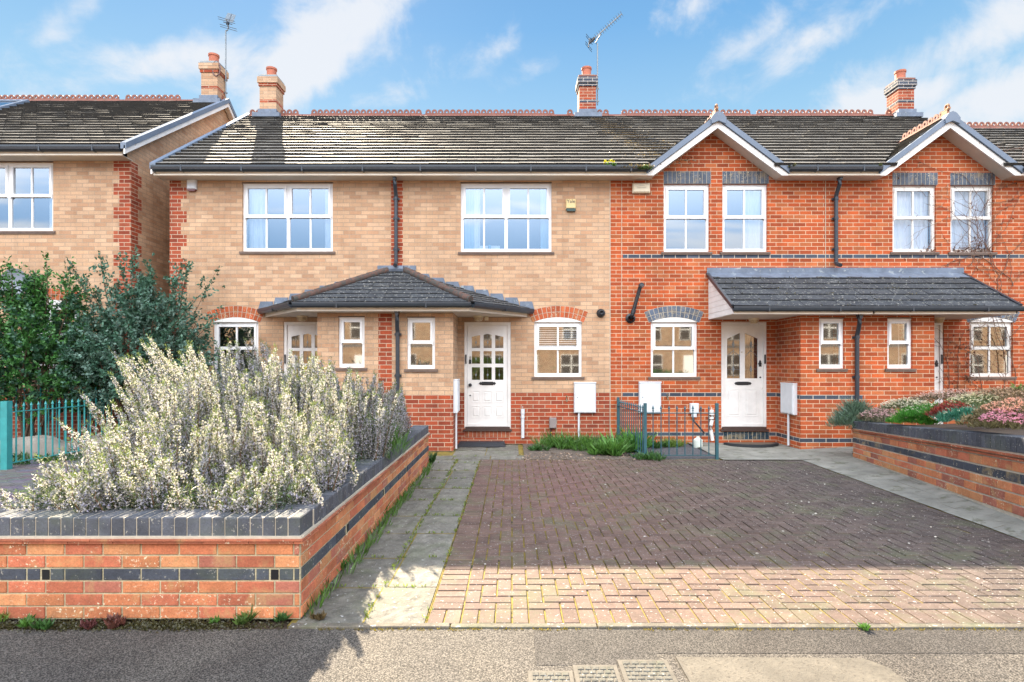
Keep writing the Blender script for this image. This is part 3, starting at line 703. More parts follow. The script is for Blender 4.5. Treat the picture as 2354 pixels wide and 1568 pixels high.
        zz = za + H_ * .62; hd.lathe((hx - .005, Yd, zz), [(.0, -.03), (.026, -.024), (.034, 0)][::-1], 10, ax='y'); hd.prism([(hx - .03, zz + .03), (hx + .02, zz + .03), (hx - .005, zz + .075)], Yd - .01, Yd); hd.prism([(hx - .03, zz - .055), (hx + .022, zz - .055), (hx + .015, zz), (hx - .02, zz)], Yd - .012, Yd)
        hl.lathe((hx, Yd, za + H_ * .485), [(.016, 0), (.016, -.01), (0, -.012)], 10, ax='y')
    obj('door_handle', hd, IRON, dr, smooth=True); obj('door_lock', hl, IRON, dr, smooth=True)
    bx = x0 + .028 if handle_side < 0 else x1 - .028
    bl = MB(); bl.box(bx - .013, bx + .013, Yf - .018, Yf, za + H_ * .62, za + H_ * .71); obj('doorbell', bl, IRON, fr)
    th = MB(); th.box(x0 + .02, x1 - .02, K - .03, Yf + .07, z0 - .012, z0 + .032); th.box(x0 - .02, x1 + .02, K - .05, Yf + .02, z0 - .045, z0 - .014); obj('threshold', th, STEPM, fr)
    return dr
# ================================================================ the terrace
def hole(xa, xb, ya, yb, Y=11.0): return (fx(xa, Y), fx(xb, Y), fz(yb, Y), fz(ya, Y))
MATS = [BUFF, REDB, BLUE, REDO]
def roof(house, x0, x1, dz=0.0, gab=None, name='roof'):
    b = MB(); L = math.hypot(3.82, 3.82 * SL); V = (0, 1, SL)
    ex = None
    if gab is not None:
        def ex(u_, v_):
            z = 5.18 + dz + v_ / L * 2.55
            return abs(x0 + u_ - gab) < (6.10 + dz - z) / .75 - .04
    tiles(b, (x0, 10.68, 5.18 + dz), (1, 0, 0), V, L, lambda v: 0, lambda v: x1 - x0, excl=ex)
    b2 = MB()
    if gab is None: b2.poly([(x0, 10.70, 5.17 + dz), (x1, 10.70, 5.17 + dz), (x1, 14.5, 7.70 + dz), (x0, 14.5, 7.70 + dz)], 1)
    else:
        q = 1.22; yv = 10.70 + .93 / SL
        b2.poly([(x0, 10.70, 5.17 + dz), (gab - q, 10.70, 5.17 + dz), (gab, yv + .1, 6.11 + dz), (gab, 14.5, 7.70 + dz), (x0, 14.5, 7.70 + dz)], 1)
        b2.poly([(gab + q, 10.70, 5.17 + dz), (x1, 10.70, 5.17 + dz), (x1, 14.5, 7.70 + dz), (gab, 14.5, 7.70 + dz), (gab, yv + .1, 6.11 + dz)], 1)
    b2.poly([(x0, 14.5, 7.70 + dz), (x1, 14.5, 7.70 + dz), (x1, 18.32, 5.15 + dz), (x0, 18.32, 5.15 + dz)], 1)
    off = len(b.v); b.v += b2.v; b.f += [tuple(i + off for i in f_) for f_ in b2.f]; b.m += b2.m; b.uv += b2.uv; b.c += b2.c
    return obj(name, b, [TILE, simple('roof_underlay', (.05, .045, .04), .9)], house)
def eaves(house, segs, dz=0.0):
    for a, c in segs:
        f = MB(); f.box(a, c, 10.71, 10.735, 5.0 + dz, 5.15 + dz); f.box(a, c, 10.735, 10.998, 5.0 + dz, 5.012 + dz, 1)
        f.box(a, c, 10.70, 10.71, 5.005 + dz, 5.02 + dz)
        obj('fascia', f, [FASC, SOFF], house)
    for a, c in segs: gutter(house, [(a, 10.71, 5.165 + dz), (c, 10.71, 5.165 + dz)])
def back_walls(mb, x0, x1, dz, left, right, m=0):
    wallgrid(mb, 'y', 18.0, x0, x1, dz, 5.0 + dz, mat=m, flip=True)
    for on, X, fl in ((left, x0, True), (right, x1, False)):
        if not on: continue
        wallgrid(mb, 'x', X, 11.0, 18.0, 0, 5.0 + dz, mat=m, flip=fl)
        P = [(X, 11.0, 5.0 + dz), (X, 18.0, 5.0 + dz), (X, 14.5, 7.62 + dz - .28)]
        P = [(X, 10.9, 5.0 + dz), (X, 18.1, 5.0 + dz), (X, 18.1, 5.22 + dz), (X, 14.5, 7.63 + dz), (X, 10.9, 5.22 + dz)]
        mb.poly(P if not fl else P[::-1], m, uv=[(p[1] + X, p[2]) for p in (P if not fl else P[::-1])])
def verge(house, X, dz, s=1):
    """barge board and dry verge cap on a gable end; s=+1 overhangs to the right"""
    b = MB()
    for (ya, za, yb, zb) in ((10.62, 5.16, 14.5, 7.75), (18.38, 5.16, 14.5, 7.75)):
        for (t, bt, x0, x1, m_) in ((.0, -.16, X, X + .025, 0), (.05, -.06, X - .06, X + .045, 1)):
            if s < 0: x0, x1 = 2 * X - x1, 2 * X - x0
            P = [(ya, za + bt), (yb, zb + bt), (yb, zb + t), (ya, za + t)]
            z_ = [(x0, p[0], p[1] + dz) for p in P]; z2 = [(x1, p[0], p[1] + dz) for p in P]
            b.poly(z_[::-1], m_); b.poly(z2, m_)
            for i in range(4):
                j = (i + 1) % 4; b.poly([z_[i], z_[j], z2[j], z2[i]], m_)
    x0, x1 = (X - .10, X) if s > 0 else (X, X + .10)
    b.poly([(x0, 10.7, 5.03 + dz), (x1, 10.7, 5.03 + dz), (x1, 14.5, 7.60 + dz), (x0, 14.5, 7.60 + dz)], 2)
    b.poly([(x0, 18.3, 5.03 + dz), (x1, 18.3, 5.03 + dz), (x1, 14.5, 7.60 + dz), (x0, 14.5, 7.60 + dz)], 2)
    obj('verge_board', b, [WHITEP, GREYV, SOFF], house)
def front_gable(house, xc, holes, zones):
    t = lambda x_, o_: 6.135 - .75 * abs(x_ - xc) + o_
    # brick triangle
    b = MB(); pts = [(xc - 1.25, 5.0), (xc + 1.25, 5.0), (xc, 5.94)]
    b.poly([(x_, 11.0, z_) for x_, z_ in pts], uv=[(x_, z_) for x_, z_ in pts]); obj('gable_wall', b, REDO, house)
    g_ = MB(); w_ = 1.30
    for s in (-1, 1):
        o = [(xc, t(xc, -.125)), (xc + s * w_, t(xc + w_, -.125)), (xc + s * w_, 5.0), (xc + s * 1.19, 5.0), (xc, t(xc, -.255))]
        g_.prism(o if s < 0 else o[::-1], 10.70, 10.73, 0)
        o = [(xc, t(xc, 0)), (xc + s * (w_ + .02), t(xc + w_ + .02, 0)), (xc + s * (w_ + .02), t(xc + w_ + .02, -.115)), (xc, t(xc, -.115))]
        g_.prism(o if s > 0 else o[::-1], 10.665, 10.78, 1)
        g_.poly([(xc, 10.73, t(xc, -.24)), (xc + s * 1.2, 10.73, 5.005), (xc + s * 1.2, 11.0, 5.005), (xc, 11.0, t(xc, -.24))], 2)
        g_.poly([(xc + s * 1.19, 10.73, 5.003), (xc + s * 1.30, 10.73, 5.003), (xc + s * 1.30, 11.0, 5.003), (xc + s * 1.19, 11.0, 5.003)], 2)
    g_.prism([(xc - .13, t(xc + .13, -.10)), (xc, 5.99), (xc + .13, t(xc + .13, -.10)), (xc + .14, t(xc + .14, .015)), (xc + .07, 6.135), (xc, 6.165), (xc - .07, 6.135), (xc - .14, t(xc + .14, .015))], 10.64, 10.80, 1)
    obj('gable_board', g_, [FLAKY if xc > 6 else WHITEP, GREYV, SOFF], house)
    r_ = MB()
    for s in (-1, 1):
        Lv = 1.27 * 1.25
        f_ = lambda v: 0
        def fr(v): z = 5.18 + v * .6; return (10.68 + (z - 5.18) / SL) - 10.74 + .10
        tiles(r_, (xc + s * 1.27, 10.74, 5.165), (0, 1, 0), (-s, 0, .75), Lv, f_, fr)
    obj('gable_roof', r_, TILE, house)
    c_ = MB(); y = 10.92
    while y < 12.05:
        for k in range(12):
            t0, t1 = 2 * math.pi * k / 12, 2 * math.pi * (k + 1) / 12
            q = lambda r2, tt, xx: (xx, y + r2 * math.cos(tt), 6.215 + r2 * math.sin(tt))
            for xx, fl in ((xc - .012, 1), (xc + .012, 0)):
                P = [q(.028, t0, xx), q(.068, t0, xx), q(.068, t1, xx), q(.028, t1, xx)]; c_.poly(P if fl else P[::-1])
            c_.poly([q(.068, t0, xc - .012), q(.068, t0, xc + .012), q(.068, t1, xc + .012), q(.068, t1, xc - .012)])
            c_.poly([q(.028, t0, xc - .012), q(.028, t0, xc + .012), q(.028, t1, xc + .012), q(.028, t1, xc - .012)])
        y += .146
    for s in (-1, 1): c_.poly([(xc, 10.8, 6.175), (xc, 12.15, 6.175), (xc + s * .10, 12.1, 6.10), (xc + s * .10, 10.8, 6.10)])
    c_.box(xc - .011, xc + .011, 10.84, 12.1, 6.15, 6.18)
    obj('ridge_tiles', c_, TERRA, house)
    f2 = MB(); P = []
    for i in range(26):
        a = i / 25 * 2 * math.pi * 1.45; rr = .062 - .038 * i / 25; P.append((xc, 10.80 - .02 + rr * math.cos(a + 3.6), 6.295 + rr * math.sin(a + 3.6)))
    f2.tube([(xc, 10.92, 6.17), (xc, 10.86, 6.22)] + P, .026, 8, r1=.014); f2.prism([(xc - .03, 6.15), (xc + .03, 6.15), (xc + .02, 6.25), (xc - .02, 6.25)], 10.76, 10.9)
    obj('finial', f2, simple('weathered_clay', (.34, .17, .09), .8, .3, 12), house, smooth=True)
def quoins(x_c, dirn, z0, z1, dz=0.0, wide=.325, narrow=.215):
    out = []; z = z0
    k = 0
    zz = 4.2 + dz - .45 * 12
    while zz < z1:
        for a, b_, w_ in ((zz, zz + .225, wide), (zz + .225, zz + .45, narrow)):
            if b_ > z0 and a < z1: out.append((min(x_c, x_c + dirn * w_), max(x_c, x_c + dirn * w_), max(a, z0), min(b_, z1), 1))
        zz += .45
    return out
# ---- neighbour on the left
dz = .37
H0 = thing('terraced_house', 'buff brick house at the far left with a higher roof and bare gable end', 'house', (-10.5, 14, 0))
b = MB(); h0 = [(fx(-85), fx(122), fz(531), fz(373)), (fx(45), fx(180), fz(845), fz(700))]
wallgrid(b, 'y', 11.0, -16, -7.24, 0, 5.37, holes=h0, zones=[(-16, -7.24, 0, 1.05, 1)] + quoins(-7.24, -1, 0, 5.37, .075))
wallgrid(b, 'x', -7.24, 11.0, 18.0, 0, 5.37, zones=[(11.0, 11.0 + (a[1] - a[0]), a[2], a[3], 1) for a in quoins(0, 1, 0, 5.37, .30)])
P = [(-7.24, 10.9, 5.37), (-7.24, 18.1, 5.37), (-7.24, 18.1, 5.60), (-7.24, 14.5, 8.01), (-7.24, 10.9, 5.60)]; b.poly(P, 0, uv=[(p[1] - 7.24, p[2]) for p in P])
back_walls(b, -16, -7.24, dz, True, False)
obj('wall', b, MATS, H0)
roof(H0, -16, -7.17, dz); ridge(H0, -16, -7.2, zr=7.73 + dz, plain=((-8.35, -7.3), (-9.79, -9.72)))
eaves(H0, [(-16, -7.2)], dz); verge(H0, -7.12, dz)
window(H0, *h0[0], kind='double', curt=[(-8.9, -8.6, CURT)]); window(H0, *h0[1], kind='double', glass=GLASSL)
arch(H0, h0[1][0], h0[1][1], h0[1][3], .09, (.42, .095, .035), 15)
chimney(H0, -7.66, -7.26, 14.28, 14.72, 8.07, 8.97, .27, BUFF, BUFF, REDB, 8.3, GALV)
s = MB(); Vn = Vector((0, 1, SL)).normalized(); O = Vector((-13.35, 10.68, 5.18 + dz)) + Vn * 3.35; Nn = Vector((0, -SL, 1)).normalized()
P = lambda u_, v_, h_: O + Vector((u_, 0, 0)) + Vn * v_ + Nn * h_
for a, c in ((0, .07), (1.43, 1.5)): s.cb(P(a, 0, .0), (c - a, 0, 0), Vn * .95, Nn * .09, .01)
s.cb(P(.07, 0, 0), (1.36, 0, 0), Vn * .09, Nn * .09, .01); s.cb(P(.07, .86, 0), (1.36, 0, 0), Vn * .09, Nn * .09, .01)
sk = obj('skylight', s, GREYV, H0)
s = MB(); s.poly([P(.07, .09, .06), P(1.43, .09, .06), P(1.43, .86, .06), P(.07, .86, .06)]); obj('pane', s, GLASS, sk)

# ---- buff pair
XS1, XS2, XS3, XE = -2.185, 1.866, 6.10, 10.10
H1 = thing('terraced_house', 'buff brick end house with red quoins, left half of the pair under the hipped porch', 'house', (-4.3, 14, 0))
H2 = thing('terraced_house', 'buff brick mid terrace house with a white nine pane door beside the hipped porch', 'house', (-.1, 14, 0))
H3 = thing('terraced_house', 'red brick house with the left hand gable and two pane white door', 'house', (4.0, 14, 0))
H4 = thing('terraced_house', 'red brick house at the right with peeling window paint and bare creeper on its wall', 'house', (8.1, 14, 0))
H5 = thing('terraced_house', 'lower tiled roof and ridge of the next house beyond the far right gable', 'house', (12, 14, 0))
strip = [(-2.295, -2.07, 0, 5.0, 1)]
h1 = [hole(557, 765, 421, 578), hole(490, 594, 740, 866)]; d1 = (-4.34, -3.46, .294, 2.317)
b = MB(); wallgrid(b, 'y', 11.0, -6.5, XS1, 0, 5.0, holes=h1 + [d1], zones=[(-6.5, XS1, 0, .975, 1)] + quoins(-6.5, 1, 0, 5.0) + strip)
wallgrid(b, 'x', -6.5, 11.0, 18.0, 0, 5.0, zones=[(11.0, 11.0 + (a[1] - a[0]), a[2], a[3], 1) for a in quoins(0, 1, 0, 5.0, .225)], flip=True)
P = [(-6.5, 10.9, 5.0), (-6.5, 18.1, 5.0), (-6.5, 18.1, 5.22), (-6.5, 14.5, 7.63), (-6.5, 10.9, 5.22)]; b.poly(P[::-1], 0, uv=[(p[1], p[2]) for p in P[::-1]])
back_walls(b, -6.5, XS1, 0, False, False)
obj('wall', b, MATS, H1); b = MB(); hp1 = hole(778, 838, 729, 845, 10.08); wallgrid(b, 'y', 10.08, -3.387, XS1, 0, 2.42, holes=[hp1], zones=[(-3.387, XS1, 0, .975, 1), (-2.325, -2.09, 0, 2.42, 1)])
wallgrid(b, 'x', -3.387, 10.08, 11.0, 0, 2.42, zones=[(10, 11, 0, .975, 1)], flip=True)
obj('porch_wall', b, MATS, H1)
h2 = [hole(1059, 1268, 421, 579), hole(1228, 1337.5, 740, 866)]; d2 = (fx(1067.5), fx(1174.4), .294, fz(740.5))
b = MB(); wallgrid(b, 'y', 11.0, XS1, XS2, 0, 5.0, holes=h2 + [d2], zones=[(XS1, XS2, 0, .975, 1)] + strip)
bb = MB(); back_walls(bb, XS1, XS2, 0, False, False); obj('rear_wall', bb, MATS, H2)
obj('wall', b, MATS, H2); b = MB(); b.box(XS2 - .012, XS2 + .004, 10.996, 11.01, .05, 5.0); obj('mastic_joint', b, MORT, H2); b = MB(); hp2 = hole(936, 1000, 730, 848, 10.08); wallgrid(b, 'y', 10.08, XS1, -1.025, 0, 2.42, holes=[hp2], zones=[(XS1, -1.025, 0, .975, 1), (-2.32, -2.09, 0, 2.42, 1)])
wallgrid(b, 'x', -1.025, 10.08, 11.0, 0, 2.42, zones=[(10, 11, 0, .975, 1)])
obj('porch_wall', b, MATS, H2)
roof(H1, -6.60, XS1); roof(H2, XS1, XS2)
ridge(H1, -6.58, XS1, plain=((-6.3, -5.75), (-5.37, -5.08))); ridge(H2, XS1, 1.9, plain=((1.03, 1.43), (1.6, 2.1)))
eaves(H1, [(-6.62, XS1)]); eaves(H2, [(XS1, XS2)]); verge(H1, -6.60, 0, -1)
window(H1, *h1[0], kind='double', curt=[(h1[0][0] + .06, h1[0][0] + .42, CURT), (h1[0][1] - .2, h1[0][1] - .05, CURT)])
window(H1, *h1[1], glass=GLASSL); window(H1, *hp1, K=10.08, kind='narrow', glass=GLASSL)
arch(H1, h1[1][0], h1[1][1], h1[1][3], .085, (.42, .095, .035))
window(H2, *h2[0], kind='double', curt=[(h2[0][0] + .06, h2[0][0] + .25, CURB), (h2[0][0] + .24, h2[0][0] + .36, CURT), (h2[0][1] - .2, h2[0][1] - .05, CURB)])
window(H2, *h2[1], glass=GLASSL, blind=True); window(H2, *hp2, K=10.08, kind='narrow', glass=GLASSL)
arch(H2, h2[1][0], h2[1][1], h2[1][3], .085, (.42, .095, .035))
door(H1, *d1, 11.0, 9, -1); door(H2, *d2, 11.0, 9, -1)
soldier(H2, fx(1068), fx(1172), fz(1006), fz(991), (.32, .085, .04), name='door_step')
chimney(H1, -6.22, -5.81, 14.28, 14.72, 7.73, 8.63, .27, BUFF, BUFF, REDB, 7.97, GALV)
chimney(H2, 1.66, 2.07, 14.28, 14.72, 7.73, 8.63, .28, REDB, BLUE, BLUE, 7.97, TERRA)
# porch of the pair: hipped roof, each half belongs to its house
EZ, YE = 2.56, 9.72; A0, A1 = (-2.30, 11.0, 3.29), (-2.07, 11.0, 3.29)
CL, CR, WL, WR = (-3.68, YE, EZ), (-.69, YE, EZ), (-4.74, 11.0, EZ), (.35, 11.0, EZ)
def clipx(u0, lo, hi): return max(lo, min(hi, u0))
for house, s in ((H1, -1), (H2, 1)):
    r_ = MB(); V = (0, 11 - YE, 3.29 - EZ); L = Vector(V).length
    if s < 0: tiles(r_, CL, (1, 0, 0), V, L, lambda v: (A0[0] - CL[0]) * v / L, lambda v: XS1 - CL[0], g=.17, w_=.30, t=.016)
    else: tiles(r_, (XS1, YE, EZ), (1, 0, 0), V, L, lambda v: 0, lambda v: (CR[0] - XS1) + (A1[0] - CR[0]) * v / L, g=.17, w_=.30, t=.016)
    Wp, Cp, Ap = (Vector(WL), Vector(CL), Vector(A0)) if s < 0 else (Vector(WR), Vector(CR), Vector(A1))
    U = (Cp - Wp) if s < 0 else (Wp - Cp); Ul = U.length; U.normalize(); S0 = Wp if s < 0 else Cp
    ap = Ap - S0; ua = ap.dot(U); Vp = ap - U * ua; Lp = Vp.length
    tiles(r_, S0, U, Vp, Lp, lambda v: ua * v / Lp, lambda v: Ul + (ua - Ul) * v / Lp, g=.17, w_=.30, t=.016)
    off = Vector((0, 0, -.012))
    r_.poly([p + off for p in (S0, S0 + U * Ul, Ap)]); Pm = Vector((XS1, YE, EZ)); Pa = Vector((XS1, 11, 3.29))
    r_.poly([p + off for p in ((Cp, Pm, Pa, Ap) if s < 0 else (Pm, Cp, Ap, Pa))])
    pr = obj('porch_roof', r_, TILED, house)
    hb = MB(); n = 9; d = Cp - Ap
    for i in range(n):
        a = Ap + d * (.04 + .95 * i / n) + Vector((0, 0, .03)); c = Ap + d * (.04 + .95 * (i + 1.06) / n) + Vector((0, 0, .038)); kk = rng.uniform(.45, .9) if i > 1 else 1.3
        hb.tube([a, c], .062, 10, c=(kk, kk * .95, kk * .9))
    obj('hip_tiles', hb, simple('hip_clay', (.10, .055, .042), .9, .4, 12, dirt=((.05, .05, .045), 14, .48)), pr, smooth=True)
    fl = MB(); wx = Wp.x; n = 9; step = (abs(Ap.x - wx) + .1) / n
    for i in range(n):
        xa = wx + (-s) * (i * step) + s * .08; xb = xa - s * step; slope = (3.29 - EZ) / abs(Ap.x - wx)
        za = EZ + max(0, i * step - .08) * slope - .02; zb = za + step * slope; top = math.ceil((zb + .03) / .075) * .075 + .005
        sl_ = .05 * s
        P_ = [(xa, za), (xb, zb), (xb, top), (xa - sl_, top)]
        fl.prism(P_ if s < 0 else P_[::-1], 10.985, 11.01)
    if s > 0: fl.prism([(-2.55, 3.3), (-1.82, 3.3), (-1.82, 3.385), (-2.55, 3.385)], 10.98, 11.01); fl.tube([(-2.32, 10.96, 3.31), (-2.05, 10.96, 3.31)], .07, 10)
    obj('stepped_lead', fl, LEAD, pr)
    sf = MB(); zs = 2.41
    Wi, Ci = Vector((Wp.x + (-s) * .07, 11.0, zs)), Vector((Cp.x + (-s) * .05, YE + .09, zs)); Mi = Vector((XS1, YE + .09, zs)); Mw = Vector((XS1, 11, zs))
    sf.poly([Wi, Ci, Mi, Mw], 1)
    for a, c in ((Wi, Ci), (Ci, Mi)): sf.bar(a + Vector((0, 0, .055)), c + Vector((0, 0, .055)), .022, .11)
    obj('porch_fascia', sf, [FASC, SOFF], pr)
    gp = [(Wp.x, 11.0, EZ - .005), (Cp.x, YE, EZ - .005), (XS1, YE, EZ - .005)]; gp = gp if s < 0 else gp[::-1]
    gutter(house, [(p[0], p[1] + (.045 if p[1] < 10.9 else -.01), p[2]) for p in gp], .095, .09, 'porch_gutter')
downpipe(H1, -2.19, 10.94, 3.42, 5.08); downpipe(H2, -1.965, 10.03, .12, 2.47, kick=-.015)
# ---- red pair
h3 = [hole(1526, 1630.5, 424, 579), hole(1661, 1764, 424, 579), hole(1496, 1603, 740, 866)]; d3 = (fx(1658), fx(1762.7), .294, fz(740.5))
zb3 = [(2.1, 12, 3.525, 3.6, 2), (2.1, 12, .9, .975, 2), (2.1, 12, .15, .225, 2)]
b = MB(); wallgrid(b, 'y', 11.0, XS2, XS3, 0, 5.0, holes=h3 + [d3], zones=zb3, mat=3)
bb = MB(); back_walls(bb, XS2, XS3, 0, False, False, 3); obj('rear_wall', bb, MATS, H3)
obj('wall', b, MATS, H3); b = MB(); b.box(2.075, 2.083, 10.996, 11.01, .05, 5.0); obj('mastic_joint', b, MORT, H3); b = MB(); b.box(5.945, 5.957, 10.996, 11.01, 3.3, 5.0); obj('mastic_joint', b, MORT, H3); b = MB(); hp3 = hole(1883, 1941, 732, 847, 10.08); wallgrid(b, 'y', 10.08, 5.02, XS3, 0, 2.40, holes=[hp3], zones=zb3, mat=3)
wallgrid(b, 'x', 5.02, 10.08, 11.0, 0, 2.40, zones=[(10, 11.0, .9, .975, 2), (10, 11.0, .15, .225, 2)], mat=3, flip=True)
obj('porch_wall', b, MATS, H3)
h4 = [hole(2052, 2152, 427, 579), hole(2185, 2284, 427, 580), hole(2229, 2329, 740, 866)]; d4 = (7.32, 8.20, .294, fz(740.5))
b = MB(); wallgrid(b, 'y', 11.0, XS3, XE, 0, 5.0, holes=h4 + [d4], zones=[zb3[0]], mat=3)
back_walls(b, XS3, XE, 0, False, True, 3)
obj('wall', b, MATS, H4); b = MB(); hp4 = hole(2040, 2098, 732, 847, 10.08); wallgrid(b, 'y', 10.08, XS3, 7.35, 0, 2.40, holes=[hp4], mat=3)
wallgrid(b, 'x', 7.35, 10.08, 11.0, 0, 2.40, mat=3)
obj('porch_wall', b, MATS, H4)
GX3, GX4 = 3.80, 8.10
roof(H3, XS2, XS3, gab=GX3); roof(H4, XS3, XE, gab=GX4)
ridge(H3, 1.95, XS3, plain=((1.6, 2.1), (2.37, 2.78))); ridge(H4, XS3, XE, plain=((8.98, 9.42), (9.5, 9.95)))
eaves(H3, [(XS2, GX3 - 1.30), (GX3 + 1.30, XS3)]); eaves(H4, [(XS3, GX4 - 1.30), (GX4 + 1.30, XE)])
front_gable(H3, GX3, None, None); front_gable(H4, GX4, None, None)
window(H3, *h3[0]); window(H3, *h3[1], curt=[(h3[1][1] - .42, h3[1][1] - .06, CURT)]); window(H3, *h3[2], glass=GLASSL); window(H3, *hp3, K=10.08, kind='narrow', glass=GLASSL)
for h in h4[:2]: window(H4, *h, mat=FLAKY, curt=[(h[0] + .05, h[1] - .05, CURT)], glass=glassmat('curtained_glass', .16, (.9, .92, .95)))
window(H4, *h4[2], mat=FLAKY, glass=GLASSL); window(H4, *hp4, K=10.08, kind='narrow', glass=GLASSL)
for hs, hh in ((h3, H3), (h4, H4)):
    for h in hs[:2]: soldier(hh, h[0] - .005, h[1] + .03, h[3] + .015, h[3] + .25, (.095, .115, .15))
    arch(hh, hs[2][0], hs[2][1], hs[2][3], .085, (.10, .125, .17))
door(H3, *d3, 11.0, 2, 1); door(H4, *d4, 11.0, 2, 1)
soldier(H3, fx(1663), fx(1768), fz(1010.5), fz(992), (.022, .045, .065), name='door_step')
chimney(H4, 9.52, 9.91, 14.28, 14.72, 7.73, 8.56, .27, REDB, BLUE, BLUE, 7.97, TERRA)
for house, x0, x1 in ((H3, 3.72, XS3), (H4, XS3, 8.55)):
    r_ = MB(); V = (0, 1.25, .74); L = Vector(V).length
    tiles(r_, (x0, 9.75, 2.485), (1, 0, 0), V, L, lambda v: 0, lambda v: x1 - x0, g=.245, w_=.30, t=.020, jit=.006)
    r_.poly([(x0, 9.75, 2.475), (x1, 9.75, 2.475), (x1, 11, 3.215), (x0, 11, 3.215)])
    pr = obj('canopy_roof', r_, TILED, house)
    f = MB(); f.box(x0 + .03, x1, 9.79, 9.815, 2.36, 2.48); f.box(x0 + .03, x1, 9.815, 10.998, 2.362, 2.372, 1); obj('canopy_fascia', f, [FASC, SOFF], pr)
    l = MB(); e0, e1 = (.02 if house is H3 else 0), (.02 if house is H4 else 0)
    l.poly([(x0 - e0, 10.80, 3.135), (x1 + e1, 10.80, 3.135), (x1 + e1, 10.995, 3.25), (x0 - e0, 10.995, 3.25)]); l.box(x0 - e0, x1 + e1, 10.985, 11.01, 3.22, 3.345)
    l.poly([(x0 - e0, 10.80, 3.12), (x1 + e1, 10.80, 3.12), (x1 + e1, 10.80, 3.137), (x0 - e0, 10.80, 3.137)])
    obj('lead_flashing', l, LEAD, pr)
    gutter(house, [(x0, 9.785, 2.485), (x1 + (.06 if house is H4 else 0), 9.785, 2.485)], .085, .085, 'canopy_gutter')
    for X, s in ((x0, -1),) if house is H3 else ((x1, 1),):
        c_ = MB(); xa, xb = (X + .01, X + .03) if s < 0 else (X - .03, X - .01)
        z = 2.36; k = 0
        while z < 3.16:
            z1 = min(z + .098, 3.17); y0 = max(9.79, 9.75 + (z1 - 2.475) / .592 + .02); y00 = max(9.79, 9.75 + (z - 2.475) / .592 + .02)
            P = [(y00, z + .004), (11.0, z + .004), (11.0, z1), (min(y0, 10.99), z1)]
            c_.poly([(xa, *p) for p in P][::-1], 0); c_.poly([(xb, *p) for p in P], 0); c_.poly([(xa, *P[0]), (xb, *P[0]), (xb, *P[3]), (xa, *P[3])], 0)
            z += .1; k += 1
        c_.poly([(xa + .006, 9.79, 2.36), (xa + .006, 11, 2.36), (xa + .006, 11, 3.16), (xa + .006, 9.79, 2.45)], 1)
        c_.poly([(X - .012 if s < 0 else X + .012, 9.74, 2.42), (X - .012 if s < 0 else X + .012, 11, 3.16), (X - .012 if s < 0 else X + .012, 11, 3.25), (X - .012 if s < 0 else X + .012, 9.74, 2.51)], 2)
        c_.bar((X + s * .01, 9.74, 2.505), (X + s * .01, 11, 3.24), .05, .03, 2)
        obj('canopy_cheek', c_, [WHITEP, SOFF, BLACKP], pr)
downpipe(H3, 6.12, 10.94, 3.42, 5.08); downpipe(H4, 5.945, 10.03, .12, 2.42, kick=.03)
# ---- the next house beyond
roof(H5, XE + .02, 17.0, -.31); ridge(H5, XE + .02, 17.0, zr=7.42); eaves(H5, [(XE + .02, 17.0)], -.31)
b = MB(); wallgrid(b, 'y', 11.0, XE + .002, 17, -.1, 4.69, holes=[(11, 12.5, 3.2, 4.4)], mat=1); back_walls(b, XE, 17, -.31, False, True, 1); obj('wall', b, MATS, H5)
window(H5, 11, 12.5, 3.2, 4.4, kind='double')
# ---- houses across the street, seen in the panes
def opp(x):
    o = thing('terraced_house', 'sunlit orange brick house across the street, reflected in the ground floor panes', 'house', (x, -17, 0), 'houses across the street')
    b = MB(); hs = [(x + .6, x + 1.8, .9, 2.1), (x + 3.0, x + 4.2, 3.1, 4.3), (x + .7, x + 1.7, 3.1, 4.3)]; dd = (x + 3.2, x + 4.1, .1, 2.1)
    for K, fl in ((-14.0, True), (-20.0, False)): wallgrid(b, 'y', K, x, x + 5, 0, 5, mat=0, flip=fl, zones=[(x, x + 5, 2.55, 2.7, 2)])
    obj('wall', b, [OPPB, REDB, BLUE], o)
    f = MB()
    for h in hs: f.box(h[0] - .05, h[1] + .05, -14.03, -13.96, h[2] - .05, h[3] + .05); f.box(h[0] - .02, h[1] + .02, -13.96, -13.95, h[2] - .02, h[3] + .02, 1)
    for h in hs: f.box((h[0] + h[1]) / 2 - .03, (h[0] + h[1]) / 2 + .03, -13.95, -13.93, h[2], h[3]); f.box(h[0], h[1], -13.95, -13.93, (h[2] + h[3]) / 2 - .03, (h[2] + h[3]) / 2 + .03)
    f.box(dd[0], dd[1], -14.0, -13.93, dd[2], dd[3]); obj('window', f, [WHITE, DARKI], o)
    r_ = MB(); r_.poly([(x, -13.7, 4.95), (x + 5, -13.7, 4.95), (x + 5, -17, 7.1), (x, -17, 7.1)]); r_.poly([(x, -20.3, 4.95), (x + 5, -20.3, 4.95), (x + 5, -17, 7.1), (x, -17, 7.1)]); r_.box(x, x + 5, -13.72, -13.7, 4.8, 4.95)
    for X in (x + .001, x + 4.999): r_.poly([(X, -14, 5), (X, -20, 5), (X, -17, 7)])
    obj('roof', r_, simple('opposite_roof', (.2, .13, .09), .9), o)
for i in range(13): opp(-32.5 + i * 5)
for i, hx in enumerate((-9.0, -1.5, 7.5)):
    n = 5000; P = np.stack([hx + rng.normal(size=n) * 1.1, -12.4 + rng.normal(size=n) * .25, (1.9 if i == 1 else 1.2) * rng.random(n) ** .8], 1)
    ob = leafmesh('street_hedge', P, rng.normal(size=(n, 3)), .13, .08, np.array([.05, .12, .03]) * rng.uniform(.5, 1.6, (n, 1)), SHRUBM); tag(ob, 'loose green hedge across the street, reflected in the ground floor panes', 'hedge', 'hedges across the street')
